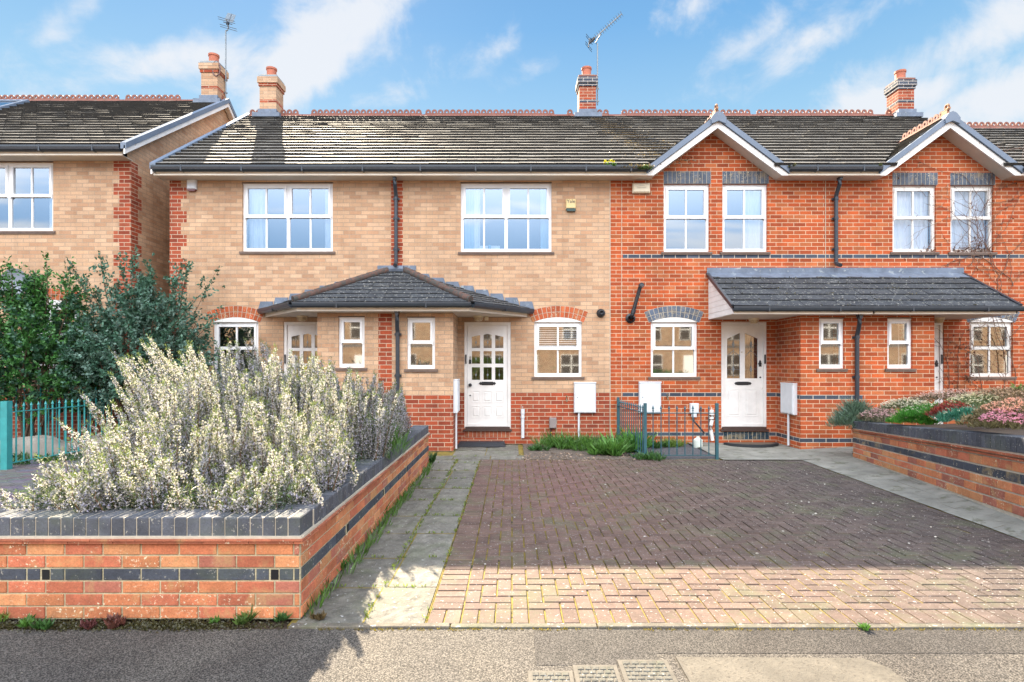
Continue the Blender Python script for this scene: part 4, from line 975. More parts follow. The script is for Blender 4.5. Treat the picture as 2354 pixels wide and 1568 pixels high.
# ================================================================ fittings on the walls
def attached(name, label, cat, loc, group=None): return thing(name, label, cat, loc, group)
o = attached('alarm_box', 'white alarm box with dark red base near the left red quoins', 'alarm box', (fx(443), 10.95, fz(428)))
b = MB(); x, z = fx(443), fz(441); b.cb((x - .09, 11, z + .035), (.18, 0, 0), (0, 0, .195), (0, -.06, 0), .02); obj('box_cover', b, METER, o)
b = MB(); b.prism([(x - .08, z + .035), (x + .08, z + .035), (x + .06, z), (x - .06, z)], 10.945, 11); obj('strobe_lens', b, simple('dark_red_lens', (.13, .03, .03), .3), o)
o = attached('alarm_box', 'yellow alarm box with dark green base on the buff wall', 'alarm box', (fx(1312), 10.95, fz(474)))
b = MB(); x, z = fx(1312), fz(487); b.cb((x - .095, 11, z + .05), (.19, 0, 0), (0, 0, .18), (0, -.055, 0), .014); obj('box_cover', b, YELP, o)
b = MB(); b.prism([(x - .09, z + .05), (x + .09, z + .05), (x + .08, z), (x - .08, z)], 10.943, 11); obj('strobe_lens', b, simple('dark_green_lens', (.02, .05, .045), .3), o)
def text(s_, size, loc, mat, parent, name='lettering', ext=.001):
    cu = bpy.data.curves.new(name, 'FONT'); cu.body = s_; cu.size = size; cu.align_x = 'CENTER'; cu.extrude = ext
    t_ = bpy.data.objects.new(name, cu); C.objects.link(t_)
    dg = bpy.context.evaluated_depsgraph_get(); me = bpy.data.meshes.new_from_object(t_.evaluated_get(dg)); bpy.data.objects.remove(t_)
    me.name = name; me.materials.clear(); me.materials.append(mat); ob = bpy.data.objects.new(name, me); C.objects.link(ob)
    ob.parent = parent; ORG[ob.as_pointer()] = ORG[parent.as_pointer()]; ob.location = Vector(loc) - ORG[parent.as_pointer()]; ob.rotation_euler = (R(90), 0, 0); return ob
text('Yale', .092, (x, 10.943, z + .155), IRON, o)
o = attached('alarm_box', 'wide cream alarm box on red brick left of the grey lintels', 'alarm box', (fx(1473), 10.95, fz(434)))
b = MB(); b.cb((fx(1453), 11, fz(445.5)), (.33, 0, 0), (0, 0, .185), (0, -.075, 0), .022); obj('box_cover', b, CREAM, o)
b = MB(); x = fx(1473)
for k, (q, l_) in enumerate(((.135, .12), (.10, .18), (.085, .16))): b.box(x - l_ / 2, x + l_ / 2, 10.922, 10.926, fz(445.5) + q, fz(445.5) + q + .006)
obj('faded_print', b, simple('faded_grey', (.38, .35, .28), .6), o)
def meter(x0, x1, y0, y1, K, pipex, label, plane='y', yy=None):
    z0, z1 = fz(y1, K), fz(y0, K); o = thing('meter_box', label, 'meter box', ((x0 + x1) / 2, K, 0), 'white meter boxes')
    b = MB()
    if plane == 'y':
        b.cb((x0, K, z0), (x1 - x0, 0, 0), (0, 0, z1 - z0 - .02), (0, -.07, 0), .012); b.box(x0 - .004, x1 + .004, K - .078, K, z1 - .024, z1)
        d = MB(); d.cb((x0 + .02, K - .07, z0 + .02), (x1 - x0 - .04, 0, 0), (0, 0, z1 - z0 - .06), (0, -.006, 0), .003)
        k = MB(); k.lathe((x0 + .06, K - .076, (z0 + z1) / 2), [(.008, 0), (.008, -.003), (0, -.004)], 8, ax='y')
        p = MB(); p.tube([(pipex, K - .035, z0 + .02), (pipex, K - .035, .02)], .019, 10)
    obj('box_body', b, METER, o); dd_ = obj('box_door', d, METER, o); obj('lock', k, IRON, dd_); obj('conduit', p, METER, o, smooth=True)
meter(fx(1319), fx(1369), 878, 949, 11.0, fx(1330), 'white meter box on the red plinth under the buff house window')
meter(fx(1468), fx(1518), 877, 949, 11.0, fx(1480), 'white meter box behind the small teal railing')
def meter_x(X, s, ya, yb, z0, z1, pipey, label, zg):
    o = thing('meter_box', label, 'meter box', (X, (ya + yb) / 2, 0), 'white meter boxes')
    b = MB(); b.cb((X, ya, z0), (0, yb - ya, 0), (0, 0, z1 - z0), (s * .075, 0, 0), .012); b.box(min(X, X + s * .08), max(X, X + s * .08), ya - .004, yb + .004, z1 - .012, z1 + .008); obj('box_body', b, METER, o)
    d = MB(); d.cb((X + s * .075, ya + .02, z0 + .02), (0, yb - ya - .04, 0), (0, 0, z1 - z0 - .05), (s * .006, 0, 0), .003); obj('box_door', d, METER, o)
    p = MB(); p.tube([(X + s * .035, pipey, z0 + .02), (X + s * .035, pipey, zg)], .02, 10); obj('conduit', p, METER, o, smooth=True)
meter_x(-1.025, 1, 10.12, 10.5, .66, 1.24, 10.25, 'narrow white meter box on the side of the porch left of the nine pane door', .02)
meter_x(5.02, -1, 10.2, 10.68, .62, 1.17, 10.45, 'white meter box on the red brick return right of the two pane door', .05)
# flues
o = thing('flue_terminal', 'round black flue outlet on the buff wall right of the arched window', 'flue', (fx(1381), 11, fz(720)))
b = MB(); b.lathe((fx(1381), 11, fz(720)), [(.082, 0), (.082, -.03), (.07, -.05), (.055, -.05), (.05, -.12), (.04, -.125), (0, -.06)], 22, ax='y'); obj('flue_ring', b, IRON, o, smooth=True)
o = thing('flue_pipe', 'long black slanting flue pipe on the red brick wall', 'flue', (fx(1448), 11, fz(732)))
b = MB(); b.lathe((fx(1449), 11, fz(732)), [(.095, 0), (.09, -.03), (.06, -.045), (.05, -.09)], 22, ax='y'); obj('flue_ring', b, IRON, o, smooth=True)
b = MB(); b.tube([(fx(1449), 10.95, fz(731)), (fx(1450.5), 10.89, fz(726)), (fx(1468), 10.89, fz(664)), (fx(1470), 10.86, fz(659)), (fx(1470), 10.8, fz(658))], .036, 12); b.tube([(fx(1452), 10.89, fz(722)), (fx(1454), 10.89, fz(714))], .044, 12); b.lathe((fx(1470), 10.86, fz(659)), [(.05, .02), (.05, -.06), (.035, -.06)], 14, ax='y'); obj('pipe', b, IRON, o, smooth=True)
def plain_pipe(name, label, cat, px, ya, yb, K, r_=.032, mat=METER, wig=0.0):
    o = thing(name, label, cat, (fx(px), K - .04, fz(yb))); b = MB(); x = fx(px)
    z0, z1 = fz(yb), fz(ya); pts = [(x + wig * math.sin(i * 1.3), K - .045, z1 + (z0 - z1) * i / 6) for i in range(7)]
    b.tube(pts, r_, 12); b.tube([(x, K - .045, z1 - .0), (x, K - .045, z1 - .09)], r_ * 1.22, 12); b.tube([(x, K - .045, z1 - .13), (x, K - .045, z1 - .17)], r_ * 1.22, 12); obj('pipe', b, mat, o, smooth=True)
    b = MB(); b.tube([(x, K - .045, z1), (x, K - .045, z1 + .05)], .005, 6); obj('cap_pin', b, mat, o)
plain_pipe('condensate_pipe', 'short pale pipe standing against the red plinth right of the nine pane door', 'pipe', 1201.5, 940, 1006, 11.0)
plain_pipe('condensate_pipe', 'crooked white wrapped pipe behind the right end of the small teal railing', 'pipe', 1634, 942, 1012, 11.0, .034, WHITEP, .018)
o = thing('cable_box', 'small grey brown box low on the red plinth above the weeds', 'box', (fx(1270), 11, fz(985))); b = MB(); b.cb((fx(1262.5), 11, fz(984)), (.135, 0, 0), (0, 0, .2), (0, -.06, 0), .012); obj('box_body', b, simple('grey_brown_plastic', (.24, .20, .19), .6), o); b = MB(); b.tube([(fx(1267), 10.97, fz(984)), (fx(1265), 10.97, fz(1000)), (fx(1266), 10.95, .02)], .012, 8); obj('cable', b, IRON, o)
def tap(px, py, label):
    o = thing('outdoor_tap', label, 'tap', (fx(px), 10.95, fz(py))); b = MB(); x, z = fx(px), fz(py)
    b.tube([(x, 11, z), (x, 10.93, z), (x, 10.9, z - .05)], .013, 8); b.tube([(x, 10.95, z), (x, 10.95, z + .06)], .008, 8); b.bar((x - .02, 10.95, z + .06), (x + .02, 10.95, z + .06), .012, .012); obj('tap_body', b, simple('old_brass', (.16, .13, .08), .4, .2, 9, metal=.6), o, smooth=True)
tap(1302, 917, 'small outdoor tap left of the meter box on the buff house'); tap(1508 + 25, 913, 'small outdoor tap right of the meter box behind the railing')
o = thing('external_socket', 'white box with a trailing black cable on the wall behind the railing', 'socket', (fx(1594), 10.95, fz(935))); b = MB(); b.cb((fx(1585), 11, fz(950)), (.16, 0, 0), (0, 0, .19), (0, -.07, 0), .012); b.tube([(fx(1594), 10.95, fz(950)), (fx(1594), 10.95, fz(958))], .05, 12); obj('box_body', b, METER, o); b = MB(); b.tube([(fx(1590), 10.95, fz(955)), (fx(1592), 10.9, fz(968)), (fx(1600), 10.8, fz(980)), (fx(1603), 10.6, fz(990))], .016, 8); obj('cable', b, IRON, o, smooth=True)
o = thing('plastic_bottle', 'cloudy white container standing on the gravel behind the railing', 'container', (2.98 + .35, 10.4, .01)); b = MB(); b.lathe((3.35 - .0, 10.45, .01), [(.075, 0), (.08, .02), (.08, .14), (.05, .17), (.025, .18), (.025, .2), (0, .2)], 18); ob = obj('container_body', b, simple('cloudy_plastic', (.62, .66, .60), .4), o, smooth=True)
o.location.x = fx(1602, 10.45); ORG[o.as_pointer()] = o.location.copy()
for cx_, K, lb in ((1100, 10.75, 'frosted bulkhead lamp under the hipped porch above the nine pane door'), (1733, 10.7, 'frosted bulkhead lamp under the lean-to canopy above the two pane door'), (694, 10.75, 'frosted bulkhead lamp under the left end of the hipped porch'), (2158, 10.6, 'frosted bulkhead lamp at the right end of the lean-to canopy')):
    x = fx(cx_, K); zt = 2.41 if cx_ < 1200 else 2.362; o = thing('porch_lamp', lb, 'lamp', (x, K, zt)); b = MB(); b.lathe((x, K, zt), [(.095, 0), (.095, -.03), (.08, -.03)], 16); obj('lamp_base', b, CREAM, o)
    b = MB(); b.lathe((x, K, zt - .03), [(.085, 0), (.08, -.035), (.055, -.065), (0, -.075)], 16); obj('lamp_glass', b, simple('amber_frosted_glass', (.48, .38, .24), .3, .3, 40), o, smooth=True)
o = thing('motion_sensor', 'small cream sensor beside the lamp above the nine pane door', 'sensor', (fx(1119, 10.8), 10.8, 2.41)); b = MB(); b.cb((fx(1114, 10.8), 10.83, 2.33), (.07, 0, 0), (0, 0, .08), (0, -.06, 0), .008); b.lathe((fx(1118.5, 10.8), 10.765, 2.365), [(.022, 0), (.02, -.015), (0, -.02)], 12, ax='y'); obj('sensor_body', b, CREAM, o)
# sill ornaments
o = thing('sill_ornaments', 'two white picture blocks on the sill inside the upper window with blue curtains', 'ornaments', (fx(1122), 11.13, fz(574))); b = MB()
b.box(fx(1100), fx(1121), 11.12, 11.15, fz(574), fz(562)); obj('white_block', b, CURT, o); b = MB(); b.box(fx(1128), fx(1149), 11.12, 11.15, fz(574), fz(562)); obj('white_block', b, CURT, o)
b = MB(); b.lathe((fx(1125), 11.13, fz(574)), [(.03, 0), (.035, .03), (.015, .05), (.03, .11), (0, .12)], 10); obj('blue_figurine', b, simple('blue_ceramic', (.12, .40, .62), .3), o, smooth=True)
# aerials
def aerial(label, X, Y, z0, z1, A, B, elems, refl, coil=False):
    o = thing('tv_aerial', label, 'aerial', (X, Y, z0)); b = MB(); b.tube([(X, Y, z0), (X, Y, z1)], .016, 8)
    for zz in (z0 + .1, z0 + .42): b.bar((X - .12 if X < 0 else X - .06, Y, zz), (X + .04, Y, zz), .03, .03)
    obj('mast', b, GALV, o)
    A, B = Vector(A), Vector(B); d = (B - A).normalized(); b = MB(); b.bar(A, B, .022, .022)
    sd_ = d.cross(Vector((0.0, -.35, 1))).normalized(); e = Vector(elems)
    n = 13
    for i in range(n):
        p = A + (B - A) * (.22 + .78 * i / (n - 1)); b.bar(p - e, p + e, .008, .008); 
    obj('boom', b, GALV, o)
    b = MB(); up_ = Vector(refl)
    for t_ in (-1, -.55, .55, 1): p = A + up_ * t_; b.bar(p - e * 1.9, p + e * 1.9, .009, .009)
    b.bar(A - up_, A + up_, .02, .02); b.bar(A, A + d * .18, .06, .05); b.bar(A + d * .1 - e, A + d * .1 + e, .014, .014); obj('reflector', b, IRON, o)
    b = MB(); M_ = A + (B - A) * .35; b.tube([(X, Y, z1 - .02), (X - .05 * (1 if X > 0 else -1), Y, z1 + .01), tuple(M_ - Vector((0, 0, .05))), tuple(M_)], .014, 6); obj('mast_arm', b, GALV, o)
    if coil:
        b = MB(); pts = [(X - .07 + .10 * math.cos(a / 8 * 6.283), Y - .33, z0 + .55 + .19 * math.sin(a / 8 * 6.283)) for a in range(0, 25)]; b.tube(pts, .016, 6); obj('cable_coil', b, simple('brown_cable', (.16, .09, .085), .6), o, smooth=True)
S_ = 1332 / 14.5
aerial('tall aerial strapped to the leftmost chimney with a coil of cable', fx(519, 14.6), 14.6, 8.25, fz(70, 14.6), (fx(532, 14.5), 14.3, fz(66, 14.5)), (fx(511, 14.9), 15.4, fz(22, 15.2)), (.10, .02, -.02), (.03, .0, -.12), True)
aerial('aerial with a long slanting boom on the chimney above the middle of the roof', fx(1373.5, 14.5), 14.5, 8.0, fz(100, 14.5), (fx(1354, 14.5), 14.5, fz(99, 14.5)), (fx(1430, 14.2), 14.25, fz(29, 14.2)), (.05, .06, -.022), (-.01, 0, -.12))
# satellite dish on the left house
o = thing('satellite_dish', 'grey satellite dish on the far left buff wall behind the shrubs', 'satellite dish', (-9.5, 11, 3.25)); b = MB()
for i in range(6):
    for k in range(20):
        q = lambda r2, a: (-9.22 + .27 * r2 * math.cos(a), 10.72 + .07 * (1 - r2 * r2), 3.02 + .27 * r2 * math.sin(a)); r0, r1 = i / 6, (i + 1) / 6; a0, a1 = k * .31416, (k + 1) * .31416
        b.poly([q(r0, a0), q(r1, a0), q(r1, a1), q(r0, a1)])
obj('dish', b, simple('grey_dish', (.22, .25, .30), .5), o, smooth=True); b = MB(); b.tube([(-9.45, 11, 3.1), (-9.45, 10.8, 3.15)], .02, 6); b.tube([(-9.45, 10.75, 2.85), (-9.45, 10.35, 3.05)], .012, 6); obj('dish_arm', b, GALV, o)
# door mats
o = thing('door_mat', 'black rubber ramp mat at the foot of the nine pane door', 'mat', (fx(1109), 10.7, 0)); b = MB(); b.poly([(-1.0, 10.52, .012), (-.12, 10.52, .012), (-.14, 10.78, .06), (-.98, 10.78, .06)]); b.box(-.98, -.14, 10.78, 10.95, 0, .06); b.poly([(-.12, 10.52, .012), (-.12, 10.95, 0), (-.14, 10.78, .06)]); obj('mat_surface', b, simple('black_rubber', (.022, .028, .036), .7, .3, 60, bmp=.5, bscale=150), o)
o = thing('door_mat', 'brown half round mat with a black rim at the two pane door step', 'mat', (4.35, 10.6, .05)); b = MB(); r2 = MB(); n = 20
for k in range(n):
    a0, a1 = math.pi * k / n + math.pi, math.pi * (k + 1) / n + math.pi; q = lambda r_, a, z: (4.42 + .50 * r_ * math.cos(a), 10.74 + .34 * r_ * math.sin(a), z)
    b.poly([q(0, a0, .066), q(.86, a0, .066), q(.86, a1, .066)]); r2.poly([q(.86, a0, .066), q(1, a0, .066), q(1, a1, .066), q(.86, a1, .066)]); r2.poly([q(1, a0, .02), q(1, a1, .02), q(1, a1, .066), q(1, a0, .066)])
obj('mat_pile', b, simple('brown_coir', (.11, .08, .055), .95, .3, 60), o); obj('mat_rim', r2, simple('black_rubber_rim', (.015, .018, .022), .7), o)
# ================================================================ planter walls (real bricks)
def rcol(kind):
    k = rng.uniform(.8, 1.15)
    if kind == 'r': c = random.choice([(.46, .165, .075), (.50, .19, .085), (.44, .145, .07), (.50, .22, .10), (.42, .13, .07), (.34, .12, .08)])
    elif kind == 'b': c = (.055, .062, .078)
    else: c = (.080, .086, .102)
    return tuple(v_ * k for v_ in c)
PX0, PX1, PY0, PY1 = -3.10, -1.25, 3.42, 8.65
T = thing('brick_planter', 'long raised brick planter with blue coping that holds the big flowering rosemary', 'planter', ((PX0 + PX1) / 2, 6, 0))
b = MB(); m_ = MB()
def course(o, U, length, W, z, kind, off, weep=()):
    o, U, W = Vector(o), Vector(U), Vector(W); x = -off
    while x < length - .02:
        a, c = max(x, 0), min(x + .225, length); skip = False
        for wa in weep:
            if a < wa < c:
                skip = True
                if wa - .03 - a > .04: b.cb(o + U * (a + .005) + Vector((0, 0, z + .005)), U * (wa - .035 - a - .005), (0, 0, .065), W * rng.uniform(.005, .008), .003, c=rcol(kind), m=2)
                if c - wa - .03 > .04: b.cb(o + U * (wa + .03) + Vector((0, 0, z + .005)), U * (c - wa - .035), (0, 0, .065), W * rng.uniform(.005, .008), .003, c=rcol(kind), m=2)
                h = MB(); DK.append((o + U * (wa - .022) + Vector((0, 0, z + .006)), U * .045, W * .003))
        if not skip and c - a > .03: b.cb(o + U * (a + .005) + Vector((0, 0, z + .005)), U * (c - a - .010), (0, 0, .065), W * rng.uniform(.005, .009), .003, c=rcol(kind), m=2 if kind == 'b' else 0)
        x += .225
DK = []
kinds = ['r', 'r', 'r', 'b', 'r', 'r']
faces = [((PX0, PY0, 0), (1, 0, 0), PX1 - PX0, (0, -1, 0), (.35, 1.70)), ((PX1, PY0, 0), (0, 1, 0), PY1 - PY0, (1, 0, 0), (.98, 2.2, 3.45, 4.5)), ((PX0, PY1, 0), (0, -1, 0), PY1 - PY0, (-1, 0, 0), ())]
for fo, fu, fl, fw, weeps in faces:
    for i, kd in enumerate(kinds): course(fo, fu, fl, fw, i * .075 + .002, kd, 0.10 if i % 2 == 0 else -.0125 + .0, weeps if kd == 'b' else ())
b.box(PX0, PX1, PY0, PY0 + .215, 0, .452, 1); b.box(PX1 - .215, PX1, PY0 + .215, PY1, 0, .452, 1); b.box(PX0, PX0 + .215, PY0 + .215, PY1, 0, .452, 1); b.box(PX0, PX1, PY1 - .2, PY1 + .0, 0, .45, 1)
obj('wall', b, [UNIT, simple('planter_mortar', (.42, .37, .24), .95, .3, 30, bmp=.6, bscale=60), COPE], T)
b = MB()
for o_, U_, W_ in DK: b.poly([o_ + W_, o_ + W_ + U_, o_ + W_ + U_ + Vector((0, 0, .06)), o_ + W_ + Vector((0, 0, .06))])
obj('weep_hole', b, simple('hole_dark', (.006, .006, .006), 1), T)
b = MB()   # creasing tiles
for (x0, x1, y0, y1) in ((PX0 - .03, PX1 + .03, PY0 - .03, PY0 + .23), (PX1 - .23, PX1 + .03, PY0 + .231, PY1 + .03), (PX0 - .03, PX0 + .23, PY0 + .231, PY1 + .03)):
    L_ = (x1 - x0) if (x1 - x0) > (y1 - y0) else (y1 - y0); t = 0; hor = (x1 - x0) > (y1 - y0)
    for lay, (za, zb, e) in enumerate(((.453, .465, 0), (.469, .480, .008))):
        t = -(.13 if lay else 0)
        while t < L_:
            a, c = max(0, t), min(t + .265, L_) - .003; t += .265
            if c - a < .02: continue
            kk = rng.uniform(.7, 1.2); cc = (.34 * kk, .11 * kk, .06 * kk)
            if hor: b.box(x0 + a, x0 + c, y0 - e, y1, za, zb, c=cc)
            else: b.box(x0 - (e if x0 < -2.5 else 0), x1 + (e if x0 > -2.5 else 0), y0 + a, y0 + c, za, zb, c=cc)
    b.box(x0 + .012, x1 - .012, y0 + .012, y1 - .012, .45, .488, 1)
obj('creasing_tiles', b, [UNIT, MORT], T)
b = MB()
n = int((PX1 - PX0) / .0765)
for i in range(n + 1):
    x = PX0 + i * (PX1 - PX0 - .066) / n; h = .115 + rng.uniform(-.0015, .0015)
    b.cb((x, PY0 - .008 + rng.uniform(-.0015, .0015), .487), (.067, 0, 0), (0, .222, 0), (0, 0, h), .006, c=rcol('c'))
n = int((PY1 - PY0 - .225) / .0765)
for i in range(n):
    y = PY0 + .228 + i * .0765; b.cb((PX1 - .215, y, .487), (.223, 0, 0), (0, .067, 0), (0, 0, .115 + rng.uniform(-.0015, .0015)), .006, c=rcol('c'))
    b.cb((PX0 - .008, y, .487), (.223, 0, 0), (0, .067, 0), (0, 0, .115 + rng.uniform(-.0015, .0015)), .006, c=rcol('c'))
b.box(PX0 - .02, PX1 + .012, PY0 - .022, PY0, .480, .494, 1); b.box(PX1, PX1 + .022, PY0, PY1, .480, .494, 1)
b.box(PX0 + .004, PX1 - .004, PY0 - .0045, PY0 + .21, .482, .598, 1); b.box(PX1 - .205, PX1 + .0045, PY0 + .211, PY1, .482, .592, 1); b.box(PX0 + .002, PX0 + .21, PY0 + .211, PY1, .482, .592, 1)
obj('coping', b, [COPE, MORT], T)
b = MB(); b.box(PX0 + .2, PX1 - .2, PY0 + .2, PY1 - .1, .3, .50, skip='d'); obj('planting_soil', b, SOIL, T)
# right hand curved wall
T2 = thing('brick_planter', 'raised brick planter at the right edge filled with heather in pink, white and green', 'planter', (5.4, 6.5, 0))
def lerp_wall(t):
    """t = running index along RW control points"""
    i = min(int(t), len(RW) - 2); f_ = t - i; a, c = RW[i], RW[i + 1]; return [a[k] + (c[k] - a[k]) * f_ for k in range(4)]
pts = [lerp_wall(i * (len(RW) - 1) / 60) for i in range(61)]
acc = [0]
for a, c in zip(pts, pts[1:]): acc.append(acc[-1] + math.hypot(a[0] - c[0], a[1] - c[1]))
def at_s(s_):
    q = [float(np.interp(s_, acc, [p[k] for p in pts])) for k in range(4)]; return q
TOT = acc[-1]; b = MB(); cp = MB(); zl = [0, .13, .26, .39, .52, .66, .79]
frac = [(0.0, .135, 'r'), (.135, .27, 'r'), (.27, .405, 'r'), (.405, .545, 'b'), (.545, .69, 'r')]
def pt(s_, f_, out=0.0):
    q = at_s(s_); q2 = at_s(min(s_ + .05, TOT)); q1 = at_s(max(s_ - .05, 0)); d = Vector((q2[0] - q1[0], q2[1] - q1[1], 0)).normalized(); n_ = Vector((d.y, -d.x, 0))
    return Vector((q[0], q[1], q[3] + (q[2] - q[3]) * f_)) + n_ * out
n_s = pt(2, 0, 1) - pt(2, 0, 0); sg = 1 if n_s.x < 0 else -1
for k, (f0, f1, kd) in enumerate(frac):
    s_ = -.1 * (k % 2)
    while s_ < TOT:
        a, c = max(0, s_) + .005, min(s_ + .225, TOT) - .005; s_ += .225
        if c - a < .03: continue
        o0, o1 = pt(a, f0 + .012, 0), pt(c, f0 + .012, 0); t0 = pt(a, f1 - .012, 0)
        b.cb(o0, o1 - o0, t0 - o0, (pt(a, f0, sg) - pt(a, f0, 0)) * rng.uniform(.006, .01), .003, c=rcol(kd))
for i in range(60):
    s0, s1 = TOT * i / 60, TOT * (i + 1) / 60
    b.poly([pt(s0, -.3, 0), pt(s1, -.3, 0), pt(s1, .80, 0), pt(s0, .80, 0)], 1)
for k, (f0, f1, e) in enumerate(((.70, .73, .02), (.745, .775, .03))):
    s_ = 0
    while s_ < TOT:
        a, c = s_, min(s_ + .26, TOT) - .003; s_ += .26; kk = rng.uniform(.7, 1.2)
        P = [pt(a, f0, 0), pt(c, f0, 0), pt(c, f1, 0), pt(a, f1, 0)]; Q = [pt(a, f0, sg * e), pt(c, f0, sg * e), pt(c, f1, sg * e), pt(a, f1, sg * e)]; cc = (.34 * kk, .10 * kk, .05 * kk)
        b.poly(Q, c=cc)
        for i in range(4): b.poly([P[i], P[(i + 1) % 4], Q[(i + 1) % 4], Q[i]], c=cc)
obj('wall', b, [UNIT, MORT], T2)
s_ = 0
while s_ < TOT:
    a, c = s_, s_ + .067; o0 = pt(a, .80, sg * .008); t0 = pt(a, 1.0, sg * .008); w2 = (pt(a, 1, -sg) - pt(a, 1, 0)) * .24
    cp.cb(o0, (pt(c, .8, sg * .008) - o0), w2, t0 - o0, .006, c=rcol('c')); s_ += .0765
for i in range(60):
    s0, s1 = TOT * i / 60, TOT * (i + 1) / 60
    P = [pt(s0, .79, sg * .002), pt(s1, .79, sg * .002), pt(s1, .97, sg * .002), pt(s0, .97, sg * .002)]; Q = [pt(s0, .97, -sg * .22), pt(s1, .97, -sg * .22)]
    cp.poly(P, 1); cp.poly([P[3], P[2], Q[1], Q[0]], 1)
    P2 = [pt(s0, -.2, -sg * .21), pt(s1, -.2, -sg * .21), pt(s1, .98, -sg * .21), pt(s0, .98, -sg * .21)]; cp.poly(P2, 1)
e0 = [pt(0, -.2, 0), pt(0, .98, 0), pt(0, .98, -sg * .22), pt(0, -.2, -sg * .22)]; cp.poly(e0, 1)
obj('coping', cp, [COPE, MORT], T2)
b = MB()
for i in range(60):
    s0, s1 = TOT * i / 60, TOT * (i + 1) / 60; a, c = pt(s0, .86, -sg * .2), pt(s1, .86, -sg * .2); b.poly([a, c, (8.5, c.y + .3, c.z + .05), (8.5, a.y + .3, a.z + .05)])
a = pt(0, .86, -sg * .2); b.poly([a, (8.5, a.y + .3, a.z + .05), (8.5, 9.5, -.1), (a.x, 9.5, -.1)])
obj('planting_soil', b, SOIL, T2)

# ================================================================ railings
def spear(mb, x, y, z, s_=1.0, m=0):
    mb.lathe((x, y, z), [(.006 * s_, 0), (.016 * s_, .02 * s_), (.006 * s_, .028 * s_), (.019 * s_, .045 * s_), (0, .10 * s_)], 6, m)
def railing(name, label, cat, mat, runs, z0, z1, posts, sp=.115, r_=.009, group=None, rail2=.06, postw=.045):
    o = thing(name, label, cat, (runs[0][0][0], runs[0][0][1], z0))
    for (a, c) in runs:
        a, c = Vector(a), Vector(c); L_ = (c - a).length; d = (c - a) / L_
        for zz in (z1 - .13, z0 + rail2):
            q = MB(); q.bar(a + Vector((0, 0, zz)), c + Vector((0, 0, zz)), .028, .012); obj('rail', q, mat, o)
        n = int(L_ / sp)
        for i in range(1, n):
            p = a + d * (L_ * i / n); q = MB(); q.tube([(p.x, p.y, z0 + rail2 - .01), (p.x, p.y, z1 - .09)], r_, 8); spear(q, p.x, p.y, z1 - .10); obj('picket', q, mat, o)
    for (x, y) in posts:
        q = MB(); q.box(x - postw / 2, x + postw / 2, y - postw / 2, y + postw / 2, z0 - .03, z1 + .03); obj('post', q, mat, o)
    return o
railing('metal_railing', 'small dark teal railing around the gravel bed by the red house', 'railing', DTEAL, [((2.0, 10.9, 0), (2.125, 9.25, 0)), ((2.125, 9.25, 0), (3.27, 9.25, 0))], .0, .86, [(2.0, 10.92), (2.125, 9.25), (3.27, 9.25)], .125, .0085)
railing('metal_railing', 'bright teal spear topped railing running from the pale teal post at the left edge', 'railing', TEAL, [((-7.26, 8.35, 0), (-7.1, 10.3, 0)), ((-7.3, 8.3, 0), (-8.6, 8.3, 0))], .02, .95, [(-7.26, 8.32)], .118, .011, postw=.095)
railing('metal_railing', 'taller teal railing behind, in front of the evergreen shrubs', 'railing', TEAL, [((-9.6, 9.75, 0), (-6.0, 10.45, 0))], .1, 1.12, [(-9.6, 9.75), (-6.0, 10.45)], .12, .010)
o = thing('garden_boulder', 'low rounded stone lying behind the left teal railing', 'boulder', (-8.0, 10.1, 0)); b = MB()
for (cx_, cy_, sx, sy, sz) in ((-7.9, 9.6, .62, .22, .30), (-7.0, 9.9, .55, .22, .28)):
    for i in range(8):
        for k in range(16):
            def q(i_, k_):
                th, ph = i_ / 8 * math.pi / 2, k_ / 16 * 2 * math.pi; n_ = 1 + .08 * math.sin(3 * ph + cx_) + .05 * math.sin(5 * th + ph)
                return (cx_ + sx * n_ * math.sin(th) ** .7 * math.cos(ph), cy_ + sy * n_ * math.sin(th) ** .7 * math.sin(ph), sz * n_ * math.cos(th) ** .6)
            b.poly([q(i, k), q(i, k + 1), q(i + 1, k + 1), q(i + 1, k)])
obj('stone', b, simple('grey_stone', (.22, .20, .17), .9, .3, 4, bmp=.5, bscale=20), o, smooth=True)

# ================================================================ covers in the pavement
def cover(x0, x1, y0, y1, label, dot=False):
    o = thing('utility_cover', label, 'inspection cover', ((x0 + x1) / 2, (y0 + y1) / 2, 0), 'inspection covers in the pavement')
    b = MB(); b.box(x0 - .012, x1 + .012, y0, y1 + .012, -.01, .003); obj('cover_frame', b, RUSTF, o)
    b = MB(); nx = 5; ny = int((y1 - y0) / .035)
    for j in range(ny):
        off = (j % 2) * .5; k = -off
        while k < nx:
            a = max(0, k) / nx; c = min(nx, k + 1) / nx; k += 1
            if c - a < .03: continue
            xa, xb = x0 + .006 + (x1 - x0 - .012) * a, x0 + .006 + (x1 - x0 - .012) * c; ya = y1 - .006 - (j + 1) * .035; b.cb((xa + .0025, ya + .0025, .002), (xb - xa - .005, 0, 0), (0, .030, 0), (0, 0, .006), .003, c=(.105, .10, .085))
    obj('cover_plate', b, SLAB, o)
cover(.09, .283, 2.3, 2.825, 'grey studded utility cover, leftmost of three and lowest in the picture')
cover(.314, .509, 2.3, 2.880, 'grey studded utility cover, the middle one of three')
cover(.546, .773, 2.3, 2.932, 'grey studded utility cover beside the big concrete slab')
o = thing('concrete_cover', 'large pale concrete slab with a steel edge set in the pavement', 'inspection cover', (1.3, 2.7, 0))
b = MB(); b.poly([(.847, 2.965, .006), (.75, 2.3, .006), (1.55, 2.3, .006), (1.62, 2.5, .006), (1.80, 2.955, .006)][::-1]); b.f = [tuple(reversed(f_)) for f_ in b.f]
P = [(.85, 2.965), (.85, 2.3), (1.86, 2.3), (1.86, 2.86), (1.79, 2.955)]
